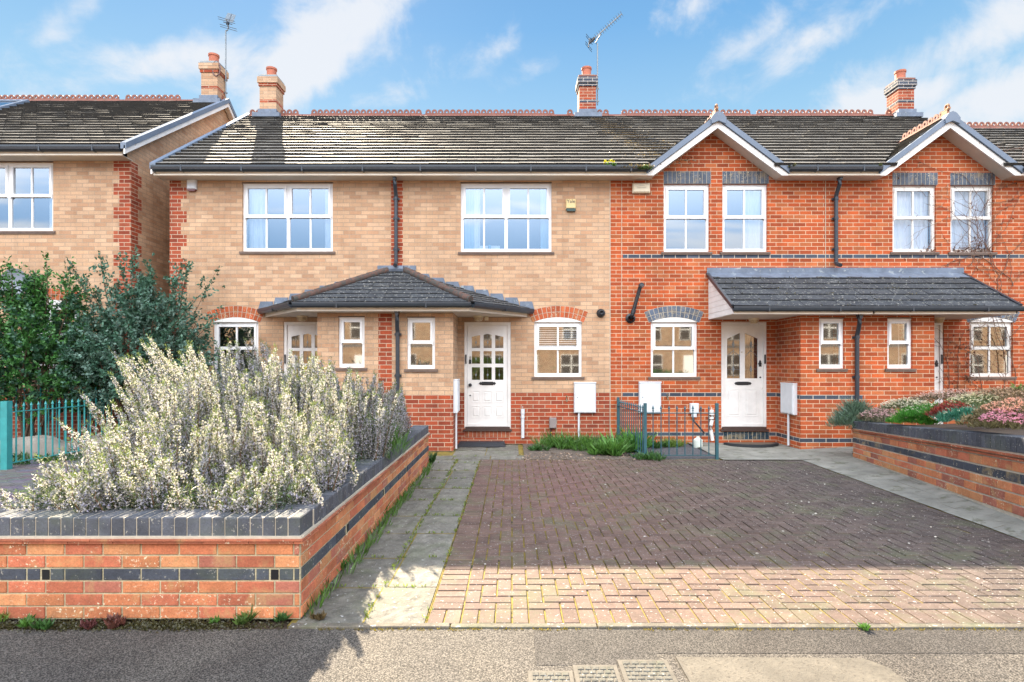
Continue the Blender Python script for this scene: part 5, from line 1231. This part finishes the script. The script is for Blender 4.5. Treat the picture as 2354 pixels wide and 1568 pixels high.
b = MB(); b.poly([(x, y, .006) for x, y in P]); 
for i in range(5): a, c = P[i], P[(i + 1) % 5]; b.poly([(a[0], a[1], -.01), (c[0], c[1], -.01), (c[0], c[1], .006), (a[0], a[1], .006)])
obj('slab', b, CONCL, o); b = MB(); b.box(.838, .848, 2.3, 2.968, -.01, .009); obj('steel_edge', b, RUSTF, o)

# ================================================================ plants
def jit(n, s_): return rng.normal(size=(n, 3)) * s_
def rosemary():
    o = thing('rosemary_bush', 'big flowering rosemary with pale lilac spikes spilling over the left planter', 'shrub', (-2.2, 5.5, .5))
    LP, LD, LL, LC, FP, FD, FL, FC = [], [], [], [], [], [], [], []; st = MB()
    ys, zs = [3.62, 4.0, 4.4, 4.8, 5.2, 5.6, 6.6, 7.6, 8.1], [.92, 1.12, 1.32, 1.50, 1.66, 1.79, 1.78, 1.55, 1.2]
    cl = []
    for k in range(470):
        y = 3.61 + 4.2 * rng.random() ** 1.15; x = -3.10 + 1.80 * rng.random(); top = float(np.interp(y, ys, zs)) + .02
        if x > -2.7: top -= .42 * (x + 2.7) / 1.15 * (1 if y > 4.6 else .5)
        if x < -2.55: top -= .28 * min(1, (-2.55 - x) / .4) * (1 if y < 4.8 else .35)
        cl.append((x, y, .5 + (top - .5) * rng.uniform(.70, 1.0)))
    for (x0, y0, top) in cl:
      hh = top - .5; ox = (x0 + 2.2) * (.22 if x0 < -2.2 else .10) + rng.normal() * .075 + (-.42 * rng.random() - .08 if x0 < -2.7 else 0) + (.0 if x0 > -1.6 else 0); oy = -.10 + rng.normal() * .07 - (.22 if y0 < 4.1 else 0)
      for q_ in range(5):
        rr = abs(rng.normal()) * (.5 if q_ else 0); aa = rng.random() * 6.283; fac = max(.42, 1 - .42 * rr - .22 * rng.random()) if q_ else 1.05; Ls = max(.16, hh * fac)
        lean = np.array([ox + rr * .16 * math.cos(aa), oy + rr * .16 * math.sin(aa), 1.0]); x, y = x0 + .05 * math.cos(aa), y0 + .05 * math.sin(aa)
        base = np.array([x, y, .5]); tip = base + lean * Ls; cov = min(1.0, .50 / Ls); n = int(135 * min(Ls, .6) / .6) + 14
        t = 1 - cov * rng.random(n) ** .9; bend = np.array([rng.normal() * .03, rng.normal() * .03 - .02, 0])
        P = base + np.outer(t, tip - base) + np.outer(np.sin(t * math.pi), bend)
        if q_ % 3 == 0: st.tube([tuple(base), tuple(base + (tip - base) * .5 + bend), tuple(base + (tip - base) * .93)], .006, 4, cap=False, r1=.0015)
        s0 = 1 - (t - (1 - cov)) / cov
        rad = (.010 + .020 * np.clip(s0 * 1.6, 0, 1))[:, None]
        ang = rng.random(n) * 6.283; out = np.stack([np.cos(ang), np.sin(ang), np.zeros(n)], 1)
        LP.append(P + out * rad * .3); LD.append(out * .75 + lean * .9 + jit(n, .2)); LL.append(.024 + .014 * rng.random(n)); yel = (s0 < .16)[:, None]
        gcol = np.array([.085, .105, .045]) * rng.uniform(.4, 1.5, (n, 1)); LC.append(np.where(yel, np.array([.13, .165, .06]) * rng.uniform(.8, 1.3, (n, 1)), gcol))
        m = int(n * 1.4); s1 = .07 + .93 * rng.random(m) ** .95; tf = 1 - cov * s1
        P = base + np.outer(tf, tip - base) + np.outer(np.sin(tf * math.pi), bend); ang = rng.random(m) * 6.283; out = np.stack([np.cos(ang), np.sin(ang), rng.normal(size=m) * .4 + .2], 1)
        FP.append(P + out * (.006 + .019 * np.clip(s1 * 1.6, 0, 1))[:, None]); FD.append(out + jit(m, .8)); FL.append(.008 + .008 * rng.random(m))
        w_ = rng.random((m, 1)); FC.append((np.array([.40, .385, .57]) * w_ + np.array([.67, .63, .635]) * (1 - w_)) * rng.uniform(.7, 1.12, (m, 1)))
    obj('stems', st, simple('woody_stem', (.17, .10, .06), .9), o)
    L = np.concatenate(LL); leafmesh('leaves', np.concatenate(LP), np.concatenate(LD), L, .0052, np.concatenate(LC), LEAFM, o, .1)
    P, D, L, c = np.concatenate(FP), np.concatenate(FD), np.concatenate(FL), np.concatenate(FC)
    P2 = P + rng.normal(size=P.shape) * .002; D2 = D + rng.normal(size=D.shape) * .9
    leafmesh('flowers', np.concatenate([P, P2]), np.concatenate([D, D2]), np.concatenate([L, L]), np.concatenate([L, L]) * .75, np.concatenate([c, c * .96]), FLOWM, o, .2)
    # low green skirt
    n = 6500; x = -3.1 + 1.72 * rng.random(n); y = 3.60 + .5 * rng.random(n) ** 1.6; z = .56 + .16 * rng.random(n) ** 1.5
    side = rng.random(n) < .35; x = np.where(side, -1.52 + .16 * rng.random(n), x); y = np.where(side, 3.8 + 4.2 * rng.random(n), y)
    P = np.stack([x, y, z], 1); D = rng.normal(size=(n, 3)) * np.array([1, 1, .6]) + np.array([0, -.3, .5]); leafmesh('low_leaves', P, D, .045, .006, np.array([.05, .085, .035]) * rng.uniform(.4, 1.5, (n, 1)), LEAFM, o)
rosemary()
def shrub(name, label, cx_, cy_, rx, ry, z0, z1, nleaf, colA, colB, shoots, leafL=.055, seed=3, group=None, skirt=1.0):
    global rng
    r_ = np.random.default_rng(seed); o = thing(name, label, 'shrub', (cx_, cy_, 0), group)
    st = MB(); tips = []
    for i in range(26):
        a = r_.random() * 6.283; rr = r_.random() ** .5; e = np.array([cx_ + rx * .8 * rr * math.cos(a), cy_ + ry * .8 * rr * math.sin(a), z0 + (z1 - z0) * (.55 + .35 * r_.random())])
        m = np.array([cx_, cy_, 0]) * .5 + e * .5 + r_.normal(size=3) * .12; m[2] = e[2] * .45
        st.tube([(cx_ + r_.normal() * .08, cy_ + r_.normal() * .08, 0), tuple(m), tuple(e)], .02, 5, cap=False, r1=.006)
    P, D, Ccol = [], [], []
    # clusters of leaves on an uneven ellipsoid shell
    nc = nleaf // 26
    for i in range(nc):
        u_ = r_.random() * 2 - .75; th = math.acos(max(-1, min(1, u_))); ph = r_.random() * 6.283
        lump = 1 + .16 * math.sin(3 * ph + seed) * math.sin(2.5 * th) + .10 * math.sin(7 * ph + 4 * th)
        rr = (r_.random() ** .33) * lump * (1 if r_.random() < .85 else 1.05)
        n_ = np.array([math.sin(th) * math.cos(ph), math.sin(th) * math.sin(ph), math.cos(th)])
        c = np.array([cx_ + rx * rr * n_[0], cy_ + ry * rr * n_[1], (z0 + z1) / 2 + (z1 - z0) / 2 * rr * n_[2]])
        if c[2] < .12: continue
        k = 26; dirv = n_ * .7 + np.array([0, 0, .5]) + r_.normal(size=3) * .4; dirv /= np.linalg.norm(dirv)
        t = np.linspace(0, .26, k)[:, None]; P.append(c + dirv * t + r_.normal(size=(k, 3)) * .012); D.append(dirv * .5 + r_.normal(size=(k, 3)) * .8)
        Ccol.append((np.array(colA) if r_.random() < .6 else np.array(colB)) * r_.uniform(.6, 1.4, (k, 1)))
    for (sx, sz0, ex, ez) in shoots:
        y0 = cy_ - .1 + r_.normal() * .25; a = np.array([sx, y0, sz0]); e = np.array([ex, y0 - .05 + r_.normal() * .1, ez]); st.tube([tuple(a), tuple((a + e) / 2 + r_.normal(size=3) * .02), tuple(e)], .007, 4, r1=.002)
        k = int(np.linalg.norm(e - a) * 52); t = r_.random(k)[:, None]; P.append(a + (e - a) * t + r_.normal(size=(k, 3)) * .018); D.append((e - a) / np.linalg.norm(e - a) * .45 + r_.normal(size=(k, 3)) * .8); Ccol.append(np.array(colA) * r_.uniform(.7, 1.5, (k, 1)))
        for q in range(3):
            tq = .3 + .5 * r_.random(); a2 = a + (e - a) * tq; e2 = a2 + np.array([r_.normal() * .14, r_.normal() * .1, .16 + .12 * r_.random()]); k = 14; t = r_.random(k)[:, None]
            P.append(a2 + (e2 - a2) * t + r_.normal(size=(k, 3)) * .012); D.append((e2 - a2) + r_.normal(size=(k, 3)) * .3); Ccol.append(np.array(colA) * r_.uniform(.7, 1.5, (k, 1)))
    obj('branches', st, simple('brown_branch', (.10, .065, .04), .9), o)
    P = np.concatenate(P); D = np.concatenate(D); leafmesh('foliage', P, D, leafL * r_.uniform(.7, 1.2, len(P)), leafL * .52, np.concatenate(Ccol), SHRUBM, o, .22)
    return o
def S(px, y=10.2): return (px - 1177) * y / 1332
def Z(py, y=10.2): return 1.5 - (py - 839) * y / 1332
sh1 = [(S(x0), Z(y0), S(x1), Z(y1)) for x0, y0, x1, y1 in ((250, 720, 190, 600), (270, 700, 235, 612), (290, 680, 270, 585), (310, 690, 318, 572), (335, 690, 345, 585), (350, 700, 372, 580), (375, 700, 405, 600), (395, 720, 440, 618), (410, 730, 475, 605), (425, 760, 498, 680), (440, 790, 512, 720), (240, 720, 205, 640), (300, 700, 290, 600), (420, 720, 460, 612), (200, 760, 180, 690))]
shrub('evergreen_shrub', 'tall dark blue green shrub with upright shoots in front of the gap between the houses', S(325), 10.25, 1.12, .62, .35, Z(672), 24000, (.060, .135, .090), (.11, .19, .15), sh1, .072, 5)
sh2 = [(S(5, 10), Z(720, 10), S(2, 10), Z(630, 10)), (S(25, 10), Z(720, 10), S(30, 10), Z(640, 10)), (S(15, 10), Z(720, 10), S(38, 10), Z(620, 10))] + [(S(x0, 10), Z(y0, 10), S(x1, 10), Z(y1, 10)) for x0, y0, x1, y1 in ((30, 700, 15, 615), (45, 700, 55, 606), (60, 720, 98, 620), (120, 700, 128, 585), (135, 700, 150, 595), (120, 690, 118, 600), (150, 720, 180, 640), (90, 730, 75, 640), (160, 720, 172, 628), (100, 720, 108, 640))]
shrub('evergreen_shrub', 'bright green leafy shrub at the far left edge behind the teal railing', S(65, 10), 10.1, 1.05, .55, .3, Z(675, 10), 26000, (.05, .15, .035), (.040, .105, .06), sh2, .070, 8)
# left ground cover under the shrubs
def grasses(name, label, pts, h, nper, spread, col, L_=(.10, .22), W_=.011, mat=None, cat='weeds', kind=None, droop=.5, parent=None):
    P, D, L, cc = [], [], [], []
    for (x, y, z) in pts:
        n = nper; a = rng.random(n) * 6.283; r_ = spread * rng.random(n) ** .6
        P.append(np.stack([x + r_ * np.cos(a) * .5, y + r_ * np.sin(a) * .5, np.full(n, z)], 1)); D.append(np.stack([np.cos(a) * droop, np.sin(a) * droop, .6 + rng.random(n) * .8], 1))
        L.append(rng.uniform(L_[0], L_[1], n)); k = rng.uniform(.7, 1.3); cc.append(np.array(col) * k * rng.uniform(.7, 1.35, (n, 1)))
    ob = leafmesh(name, np.concatenate(P), np.concatenate(D), np.concatenate(L), W_, np.concatenate(cc), mat or LEAFM, parent, .15)
    if parent is None: tag(ob, label, cat)
    return ob
def clump(name, label, cat, x, y, z, n, spread, L_, W_, col, droop=.6, flowers=None, group=None, dome=0.0):
    o = thing(name, label, cat, (x, y, z), group)
    nk = max(4, int(n / 28)); ca_ = rng.random(nk) * 6.283; cr_ = spread * rng.random(nk) ** .6; ks_ = rng.uniform(.55, 1.25, nk); ki = rng.integers(0, nk, n)
    a = rng.random(n) * 6.283; bx, by = cr_[ki] * np.cos(ca_[ki]), cr_[ki] * np.sin(ca_[ki]) * .7; rr_ = spread * .16 * rng.random(n); zz = z + dome * (1 - (cr_[ki] / spread) ** 2) * rng.random(n) ** .5
    P = np.stack([x + bx + rr_ * np.cos(a), y + by + rr_ * np.sin(a) * .7, zz], 1); D = np.stack([np.cos(a) * droop + rng.normal(size=n) * .25, np.sin(a) * droop - .1 + rng.normal(size=n) * .25, .5 + rng.random(n) * .8], 1)
    leafmesh('leaves', P, D, rng.uniform(L_[0], L_[1], n) * ks_[ki], W_, np.array(col) * rng.uniform(.55, 1.5, (n, 1)), LEAFM, o, .2)
    if flowers is not None:
        m, fc, fh, fs = flowers; a = rng.random(m) * 6.283; r_ = spread * rng.random(m) ** .5 * .95; c0 = np.stack([x + r_ * np.cos(a), y + r_ * np.sin(a) * .7, z + fh * (1 - .55 * (r_ / spread) ** 2) * rng.uniform(.62, 1.12, m)], 1)
        k = 8; P = np.repeat(c0, k, 0); D = rng.normal(size=(m * k, 3)) * np.array([1, 1, .4]); leafmesh('flowers', P, D, fs, fs * .55, np.array(fc) * rng.uniform(.7, 1.25, (m * k, 1)), FLOWM, o, .2)
    return o
G1, G2, G3 = (.075, .17, .035), (.05, .12, .035), (.12, .20, .04)
def W(px, py): y = 1332 * 1.5 / (py - 839); return ((px - 1177) * y / 1332, y)
k = 0
wl = [('low weed clump beside the slab path in front of the conduit', 1235, 1036, 150, .16, (.06, .12), .018, G2, None), ('grassy weeds with a yellow dandelion under the buff house window', 1275, 1028, 420, .30, (.14, .32), .013, G1, (2, (.75, .50, .02), .36, .02)),
      ('feathery green weeds between the conduit and the small railing', 1335, 1034, 520, .34, (.14, .30), .013, G1, None), ('broad leaved weed rosette in front of the railing corner', 1400, 1046, 230, .26, (.16, .30), .038, (.085, .19, .04), None),
      ('upright dock leaves growing through the small teal railing', 1440, 1038, 200, .24, (.22, .42), .045, (.08, .20, .045), None), ('low trailing weeds at the foot of the railing post', 1490, 1056, 200, .26, (.06, .16), .018, G2, None), ('yellow green moss tuft on the gravel behind the railing', 1545, 1028, 420, .17, (.10, .20), .006, G3, None),
      ('feathery weeds left of the dock leaves', 1370, 1030, 330, .22, (.14, .26), .013, G2, None),('weeds behind the railing corner', 1510, 1030, 160, .2, (.12, .2), .02, G2, None)]
for lb, px, py, n, sp, L_, W_, col, fl in wl: x, y = W(px, py); clump('weed_clump', lb, 'weeds', x, y, .005, int(n * 1.7), sp * 1.1, (L_[0], L_[1] * 1.15), W_, tuple(q_ * 1.15 for q_ in col), .7, fl)
# weeds at the foot of the planter and in the path joints
tuf = []
for y in np.arange(3.45, 8.6, .06):
    if rng.random() < .62: tuf.append((-1.215 + rng.uniform(-.02, .04), y, 0))
grasses('wall_foot_grass', 'strip of green grass and weeds growing along the foot of the long planter side', tuf, 0, 16, .10, (.085, .18, .035), (.04, .13), .010)
for lb, px, py, n, sp, L_, W_, col in (('dandelion rosette at the planter foot near the front corner', 775, 1310, 60, .07, (.08, .15), .020, (.07, .16, .04)), ('leafy weed half way along the planter foot', 868, 1190, 90, .11, (.08, .16), .018, G1), ('grassy weed at the planter foot beside the slab path', 915, 1130, 90, .12, (.07, .15), .014, G1), ('dark dandelion leaves at the far planter corner', 978, 1068, 90, .13, (.12, .24), .03, (.05, .11, .035)), ('small sprig with red leaves at the front planter corner', 735, 1420, 60, .05, (.02, .06), .016, (.14, .10, .05))): x, y = W(px, py); clump('weed_clump', lb, 'weeds', x, y, 0, n, sp, L_, W_, col)
ms = []
for y in np.arange(3.4, 9.2, .035):
    if rng.random() < .6: ms.append((-.87 + rng.uniform(-.012, .012), y, -.004))
    if rng.random() < .22: ms.append((-.503 + rng.uniform(-.012, .012), y, -.004))
yy = 3.36
for r_ in rows:
    yy += r_
    for x in np.arange(-1.2, -.52, .03):
        if rng.random() < .33: ms.append((x, yy + rng.uniform(-.01, .01), -.004))
g_ = grasses('joint_grass', 'short yellow green grass and moss in the joints of the slab path', ms, 0, 9, .028, (.15, .21, .03), (.012, .034), .006, cat='moss'); g_['kind'] = 'stuff'
ms = [(x, 3.292 + rng.uniform(-.012, .006), -.006) for x in np.arange(-1.1, 4.6, .022) if rng.random() < .55]
g_ = grasses('edging_moss', 'yellow brown moss along the foot of the concrete edging', ms, 0, 10, .024, (.17, .13, .03), (.006, .016), .006, cat='moss'); g_['kind'] = 'stuff'
# foot of the front planter wall
for lb, px, py, n, sp, L_, W_, col in (('grass tuft at the wall foot at the left frame edge', 12, 1425, 70, .05, (.03, .08), .009, G3), ('green parsley like weed at the wall foot, second from the left', 62, 1436, 110, .06, (.03, .07), .015, G1), ('green parsley like weed at the wall foot left of the purple ones', 105, 1442, 110, .06, (.03, .07), .015, G2), ('purple leaved geranium at the wall foot, the left one', 190, 1442, 120, .07, (.02, .065), .022, (.12, .045, .045)),
                                    ('purple leaved geranium at the wall foot, the right one', 280, 1438, 130, .075, (.02, .07), .022, (.13, .055, .045)), ('small green seedling at the wall foot', 490, 1430, 50, .035, (.02, .05), .014, G1), ('tall green weed climbing the wall foot near the planter corner', 565, 1434, 80, .045, (.04, .11), .014, (.09, .15, .04)), ('small green sprout just before the planter corner', 650, 1428, 60, .04, (.03, .06), .012, G2)):
    x, y = W(px, py); clump('weed_clump', lb, 'weeds', x, min(y, 3.40), 0, n, sp, L_, W_, col, .5)
n = 5200; x = -3.0 + 1.7 * rng.random(n); c0 = np.where(rng.random(n) < .5, -1.95 + .35 * rng.normal(size=n) * .6, -2.65 + .3 * rng.normal(size=n) * .7); x = np.where(rng.random(n) < .75, c0, x)
P = np.stack([x, 3.345 + .035 * rng.normal(size=n) * .8 - .01, np.full(n, .001)], 1); g_ = leafmesh('wall_foot_moss', P, rng.normal(size=(n, 3)) * np.array([1, 1, .3]) + np.array([0, 0, .35]), .016, .010, np.array([.055, .052, .02]) * rng.uniform(.4, 1.5, (n, 1)), LEAFM); tag(g_, 'dark moss and grit along the foot of the front planter wall', 'moss', kind='stuff')
x, y = W(3290 / 1.6313, 1470); clump('weed_clump', 'tiny weed in front of the concrete edging at the right', 'weeds', x, 3.28, 0, 60, .05, (.02, .05), .012, G1)
clump('dandelion', 'yellow dandelions on the far end of the left planter coping', 'weeds', *W(930, 1068)[:1], 7.9, .55, 200, .22, (.10, .2), .02, G1, .6, (4, (.80, .50, .01), .22, .022))
clump('green_sprig', 'fresh green feathery sprig at the right edge of the rosemary', 'weeds', -1.33, 5.9, .55, 900, .30, (.10, .22), .006, (.09, .20, .035), .5, None, None, .35)
clump('bare_twigs', 'thin yellowing twigs rising behind the rosemary near the downpipe', 'shrub', -2.35, 8.1, .5, 60, .5, (.5, 1.05), .006, (.20, .13, .05), .3)
clump('yellow_shrub', 'yellow leaved shrub top showing behind the rosemary', 'shrub', -2.75, 7.9, 1.25, 500, .30, (.03, .06), .02, (.42, .36, .05), .5, None, None, .32)
# leaf litter
n = 420; x = rng.uniform(.1, 2.1, n); y = rng.uniform(9.0, 9.9, n); P = np.stack([x, y, np.full(n, .006)], 1); g_ = leafmesh('leaf_litter', P, rng.normal(size=(n, 3)) * np.array([1, 1, .12]) + np.array([0, 0, .06]), .05, .022, np.array([.26, .19, .14]) * rng.uniform(.4, 1.5, (n, 1)), SHRUBM); tag(g_, 'dry brown leaves scattered over the soil strip', 'leaf litter', kind='stuff')
n = 260; x = rng.uniform(-.3, 4.3, n); y = 3.7 + 5.4 * rng.random(n); x = np.where(rng.random(n) < .5, 2.2 + 2 * rng.random(n), x); P = np.stack([x, y, np.full(n, .005)], 1); g_ = leafmesh('fallen_petals', P, rng.normal(size=(n, 3)) * np.array([1, 1, .05]), .026, .014, np.array([.42, .40, .36]) * rng.uniform(.5, 1.3, (n, 1)), SHRUBM); tag(g_, 'pale petals and flecks scattered over the block paving', 'petals', kind='stuff')
# weeds behind the left railing
clump('ground_cover', 'low green leaves on the ground behind the left railing', 'weeds', -7.6, 9.3, 0, 900, .9, (.06, .16), .02, G2, .8)
# right planter plants
clump('lavender_bush', 'grey green lavender bush at the end of the right planter beside the downpipe', 'shrub', 5.42, 9.15, .50, 4200, .36, (.10, .22), .009, (.13, .20, .15), .75, None, None, .36)
def heather(lb, px, py, Y, n, sp, col, fcol, nf, dome=.13): x = (px - 1177) * Y / 1332; z = 1.5 - (py - 839) * Y / 1332; clump('heather_clump', lb, 'heather', x, Y, z - dome, int(n * 1.7), sp * 1.3, (.04, .10), .010, col, .5, (int(nf * 1.5), fcol, dome + .06, .015), None, dome)
for a in (('mauve heather nearest the corner of the right planter', 2030, 948, 8.6, 1300, .26, (.16, .15, .10), (.62, .42, .46), 260), ('white flowering heather behind the mauve one', 2085, 925, 8.7, 1300, .30, (.13, .16, .08), (.75, .68, .62), 300), ('bright green clump left of the deep green one', 2095, 952, 7.7, 1500, .22, (.07, .24, .03), (.5, .5, .3), 30), ('bright green spreading clump in the middle of the right planter', 2150, 935, 7.6, 2000, .32, (.06, .22, .03), (.7, .7, .6), 60),
          ('dark red heather clump among the green ones', 2190, 935, 7.2, 1100, .20, (.22, .05, .04), (.42, .08, .07), 160), ('pink white heather at the back against the door jamb', 2190, 905, 9.0, 1500, .42, (.18, .14, .09), (.70, .50, .48), 340), ('blue green clump right of the dark red heather', 2225, 945, 6.7, 1600, .24, (.05, .19, .13), (.6, .6, .5), 20),
          ('cream white heather behind the blue green clump', 2255, 915, 7.8, 1500, .34, (.14, .18, .08), (.72, .66, .52), 300), ('olive heather with fading flowers', 2275, 955, 6.2, 1400, .22, (.20, .17, .08), (.55, .40, .28), 120), ('magenta pink heather at the right frame edge', 2318, 955, 5.8, 1500, .21, (.16, .14, .07), (.78, .40, .55), 420), ('salmon pink heather filling the right frame corner', 2358, 930, 5.9, 2000, .32, (.18, .15, .08), (.85, .50, .42), 520), ('rust coloured heather at the back right', 2320, 900, 7.8, 1500, .40, (.20, .14, .08), (.62, .44, .34), 240)):
    heather(*a)
clump('garden_plant', 'light green leafy plant behind the heather under the right arched window', 'shrub', fx(2345, 9.6), 9.6, .85, 500, .25, (.08, .16), .025, (.12, .24, .06), .7, None, None, .25)
# gutter plants
clump('gutter_plant', 'yellow flowers growing in the gutter left of the first gable', 'weeds', fx(1400, 10.65), 10.66, 5.14, 160, .12, (.04, .10), .014, G1, .5, (12, (.50, .46, .03), .15, .03))
clump('gutter_plant', 'brown and green moss spilling over the gutter at the foot of the first gable', 'weeds', fx(1462, 10.65), 10.66, 5.10, 900, .30, (.03, .08), .010, (.16, .12, .06), .8)
clump('gutter_plant', 'green weed hanging from the gutter end against the first gable board', 'weeds', fx(1484, 10.6), 10.6, 5.08, 320, .12, (.04, .10), .012, (.10, .18, .05), .7)
clump('gutter_plant', 'moss in the gutter corner right of the first gable', 'weeds', fx(1826, 10.65), 10.66, 5.13, 240, .12, (.03, .07), .010, (.12, .12, .05), .8)
clump('gutter_plant', 'moss in the gutter corner left of the second gable', 'weeds', fx(2020, 10.65), 10.66, 5.14, 200, .10, (.03, .07), .010, (.11, .13, .04), .8)
# climbing vine, bare
o = thing('climbing_creeper', 'bare brown creeper with dead leaves climbing the red wall at the right', 'creeper', (8.5, 10.9, .8)); st = MB(); Pl = []
def vine(x, z, ang, L_, r_, depth=0, y=10.985):
    pts = [(x, y, z)]; n = int(L_ / .07)
    for i in range(n):
        ang += random.gauss(0, .16); x += .07 * math.cos(ang); z += .07 * math.sin(ang)
        if z > 5.7 or x > XE + .3 or z < .3 or x < 7.9 and z < 3.2: break
        if 3.345 > z > 2.2 and x < 8.6: break
        pts.append((x, y - .006 * random.random(), z))
        if random.random() < .20 and depth < 3: vine(x, z, ang + random.choice((-1, 1)) * random.uniform(.4, 1.1), L_ * random.uniform(.25, .55), r_ * .6, depth + 1)
        if random.random() < .06: Pl.append((x, y, z))
    if len(pts) > 1: st.tube(pts, r_, 5, cap=False, r1=r_ * .5)
random.seed(11)
for x, z, a, L_ in ((8.9, .9, 1.7, 3.2), (9.3, .9, 1.45, 4.4), (9.55, .8, 1.6, 4.6), (9.1, 3.4, 2.2, 2.0), (8.7, 3.4, 1.2, 1.2), (9.5, 3.0, 1.9, 2.4), (9.2, 2.9, 1.3, 2.6), (8.3, .9, 1.6, 1.3), (8.45, .9, 1.5, 1.3)): vine(x, z, a, L_, .007)
for x, z, a, L_ in ((9.1, 3.68, 2.6, 1.0), (8.4, 3.7, 1.3, 1.1), (8.9, 3.68, 1.9, 1.2), (9.0, 3.7, 1.7, 1.3), (8.5, 3.72, .4, .6), (7.9, 3.68, 1.2, .6)): vine(x, z, a, L_, .005, 1, 11.03)
obj('stems', st, simple('dry_vine', (.14, .075, .05), .9), o)
def deadpatch(cx0, cx1, z0, z1, n, y=10.96): return np.stack([rng.uniform(cx0, cx1, n), y + rng.normal(size=n) * .02, z0 + (z1 - z0) * rng.random(n) ** 1.3], 1)
P = np.concatenate([np.array(Pl), deadpatch(8.2, 8.75, .75, 2.15, 130, 10.9), deadpatch(8.55, 8.66, 1.2, 1.9, 60, 10.93), deadpatch(8.38, 9.12, 3.63, 3.72, 170, 11.03), deadpatch(8.75, 9.0, 3.65, 3.95, 50, 11.03), deadpatch(7.8, 8.05, 3.63, 3.75, 40, 11.03), deadpatch(9.02, 9.06, 1.2, 2.2, 20, 10.97)])
n = len(P); leafmesh('dead_leaves', P, rng.normal(size=(n, 3)) + np.array([0, -.2, -.5]), rng.uniform(.03, .08, n), .022, np.array([.13, .06, .035]) * rng.uniform(.5, 1.6, (n, 1)), SHRUBM, o, .3)
# roof moss in the valley and on the porch roofs
def moss(name, label, P, s_, col, D0=(0, -.4, .8)):
    n = len(P); g_ = leafmesh(name, P, rng.normal(size=(n, 3)) * .9 + np.array(D0), s_, s_ * .8, np.array(col) * rng.uniform(.4, 1.6, (n, 1)), LEAFM, None, .2); tag(g_, label, 'moss', kind='stuff')
n = 3800; t = rng.random(n); wd = .12 + .55 * t; X = 2.0 + 1.1 * t + rng.normal(size=n) * wd * .5; Yv = 14.2 - 3.3 * t + rng.normal(size=n) * .15; Yv = np.clip(Yv, 10.72, 14.4)
q = np.round((Yv - 10.68) / .16) * .16 + 10.69; P = np.stack([X, q, 5.18 + (q - 10.68) * SL + .025], 1); moss('roof_moss', 'brown moss and debris down the roof below the middle chimney', P, .035, (.17, .125, .085))
n = 900; X = rng.uniform(3.8, 8.4, n); k_ = rng.integers(0, 6, n); v_ = k_ * .245 / 1.452; Yv = 9.76 + 1.25 * v_ + rng.normal(size=n) * .02; P = np.stack([X, Yv, 2.49 + 0.74 * v_ + .012], 1); keep = np.sin(X * 9 + k_) > .2; moss('canopy_moss', 'moss tufts along the tile edges of the lean-to canopy', P[keep], .028, (.09, .075, .03))
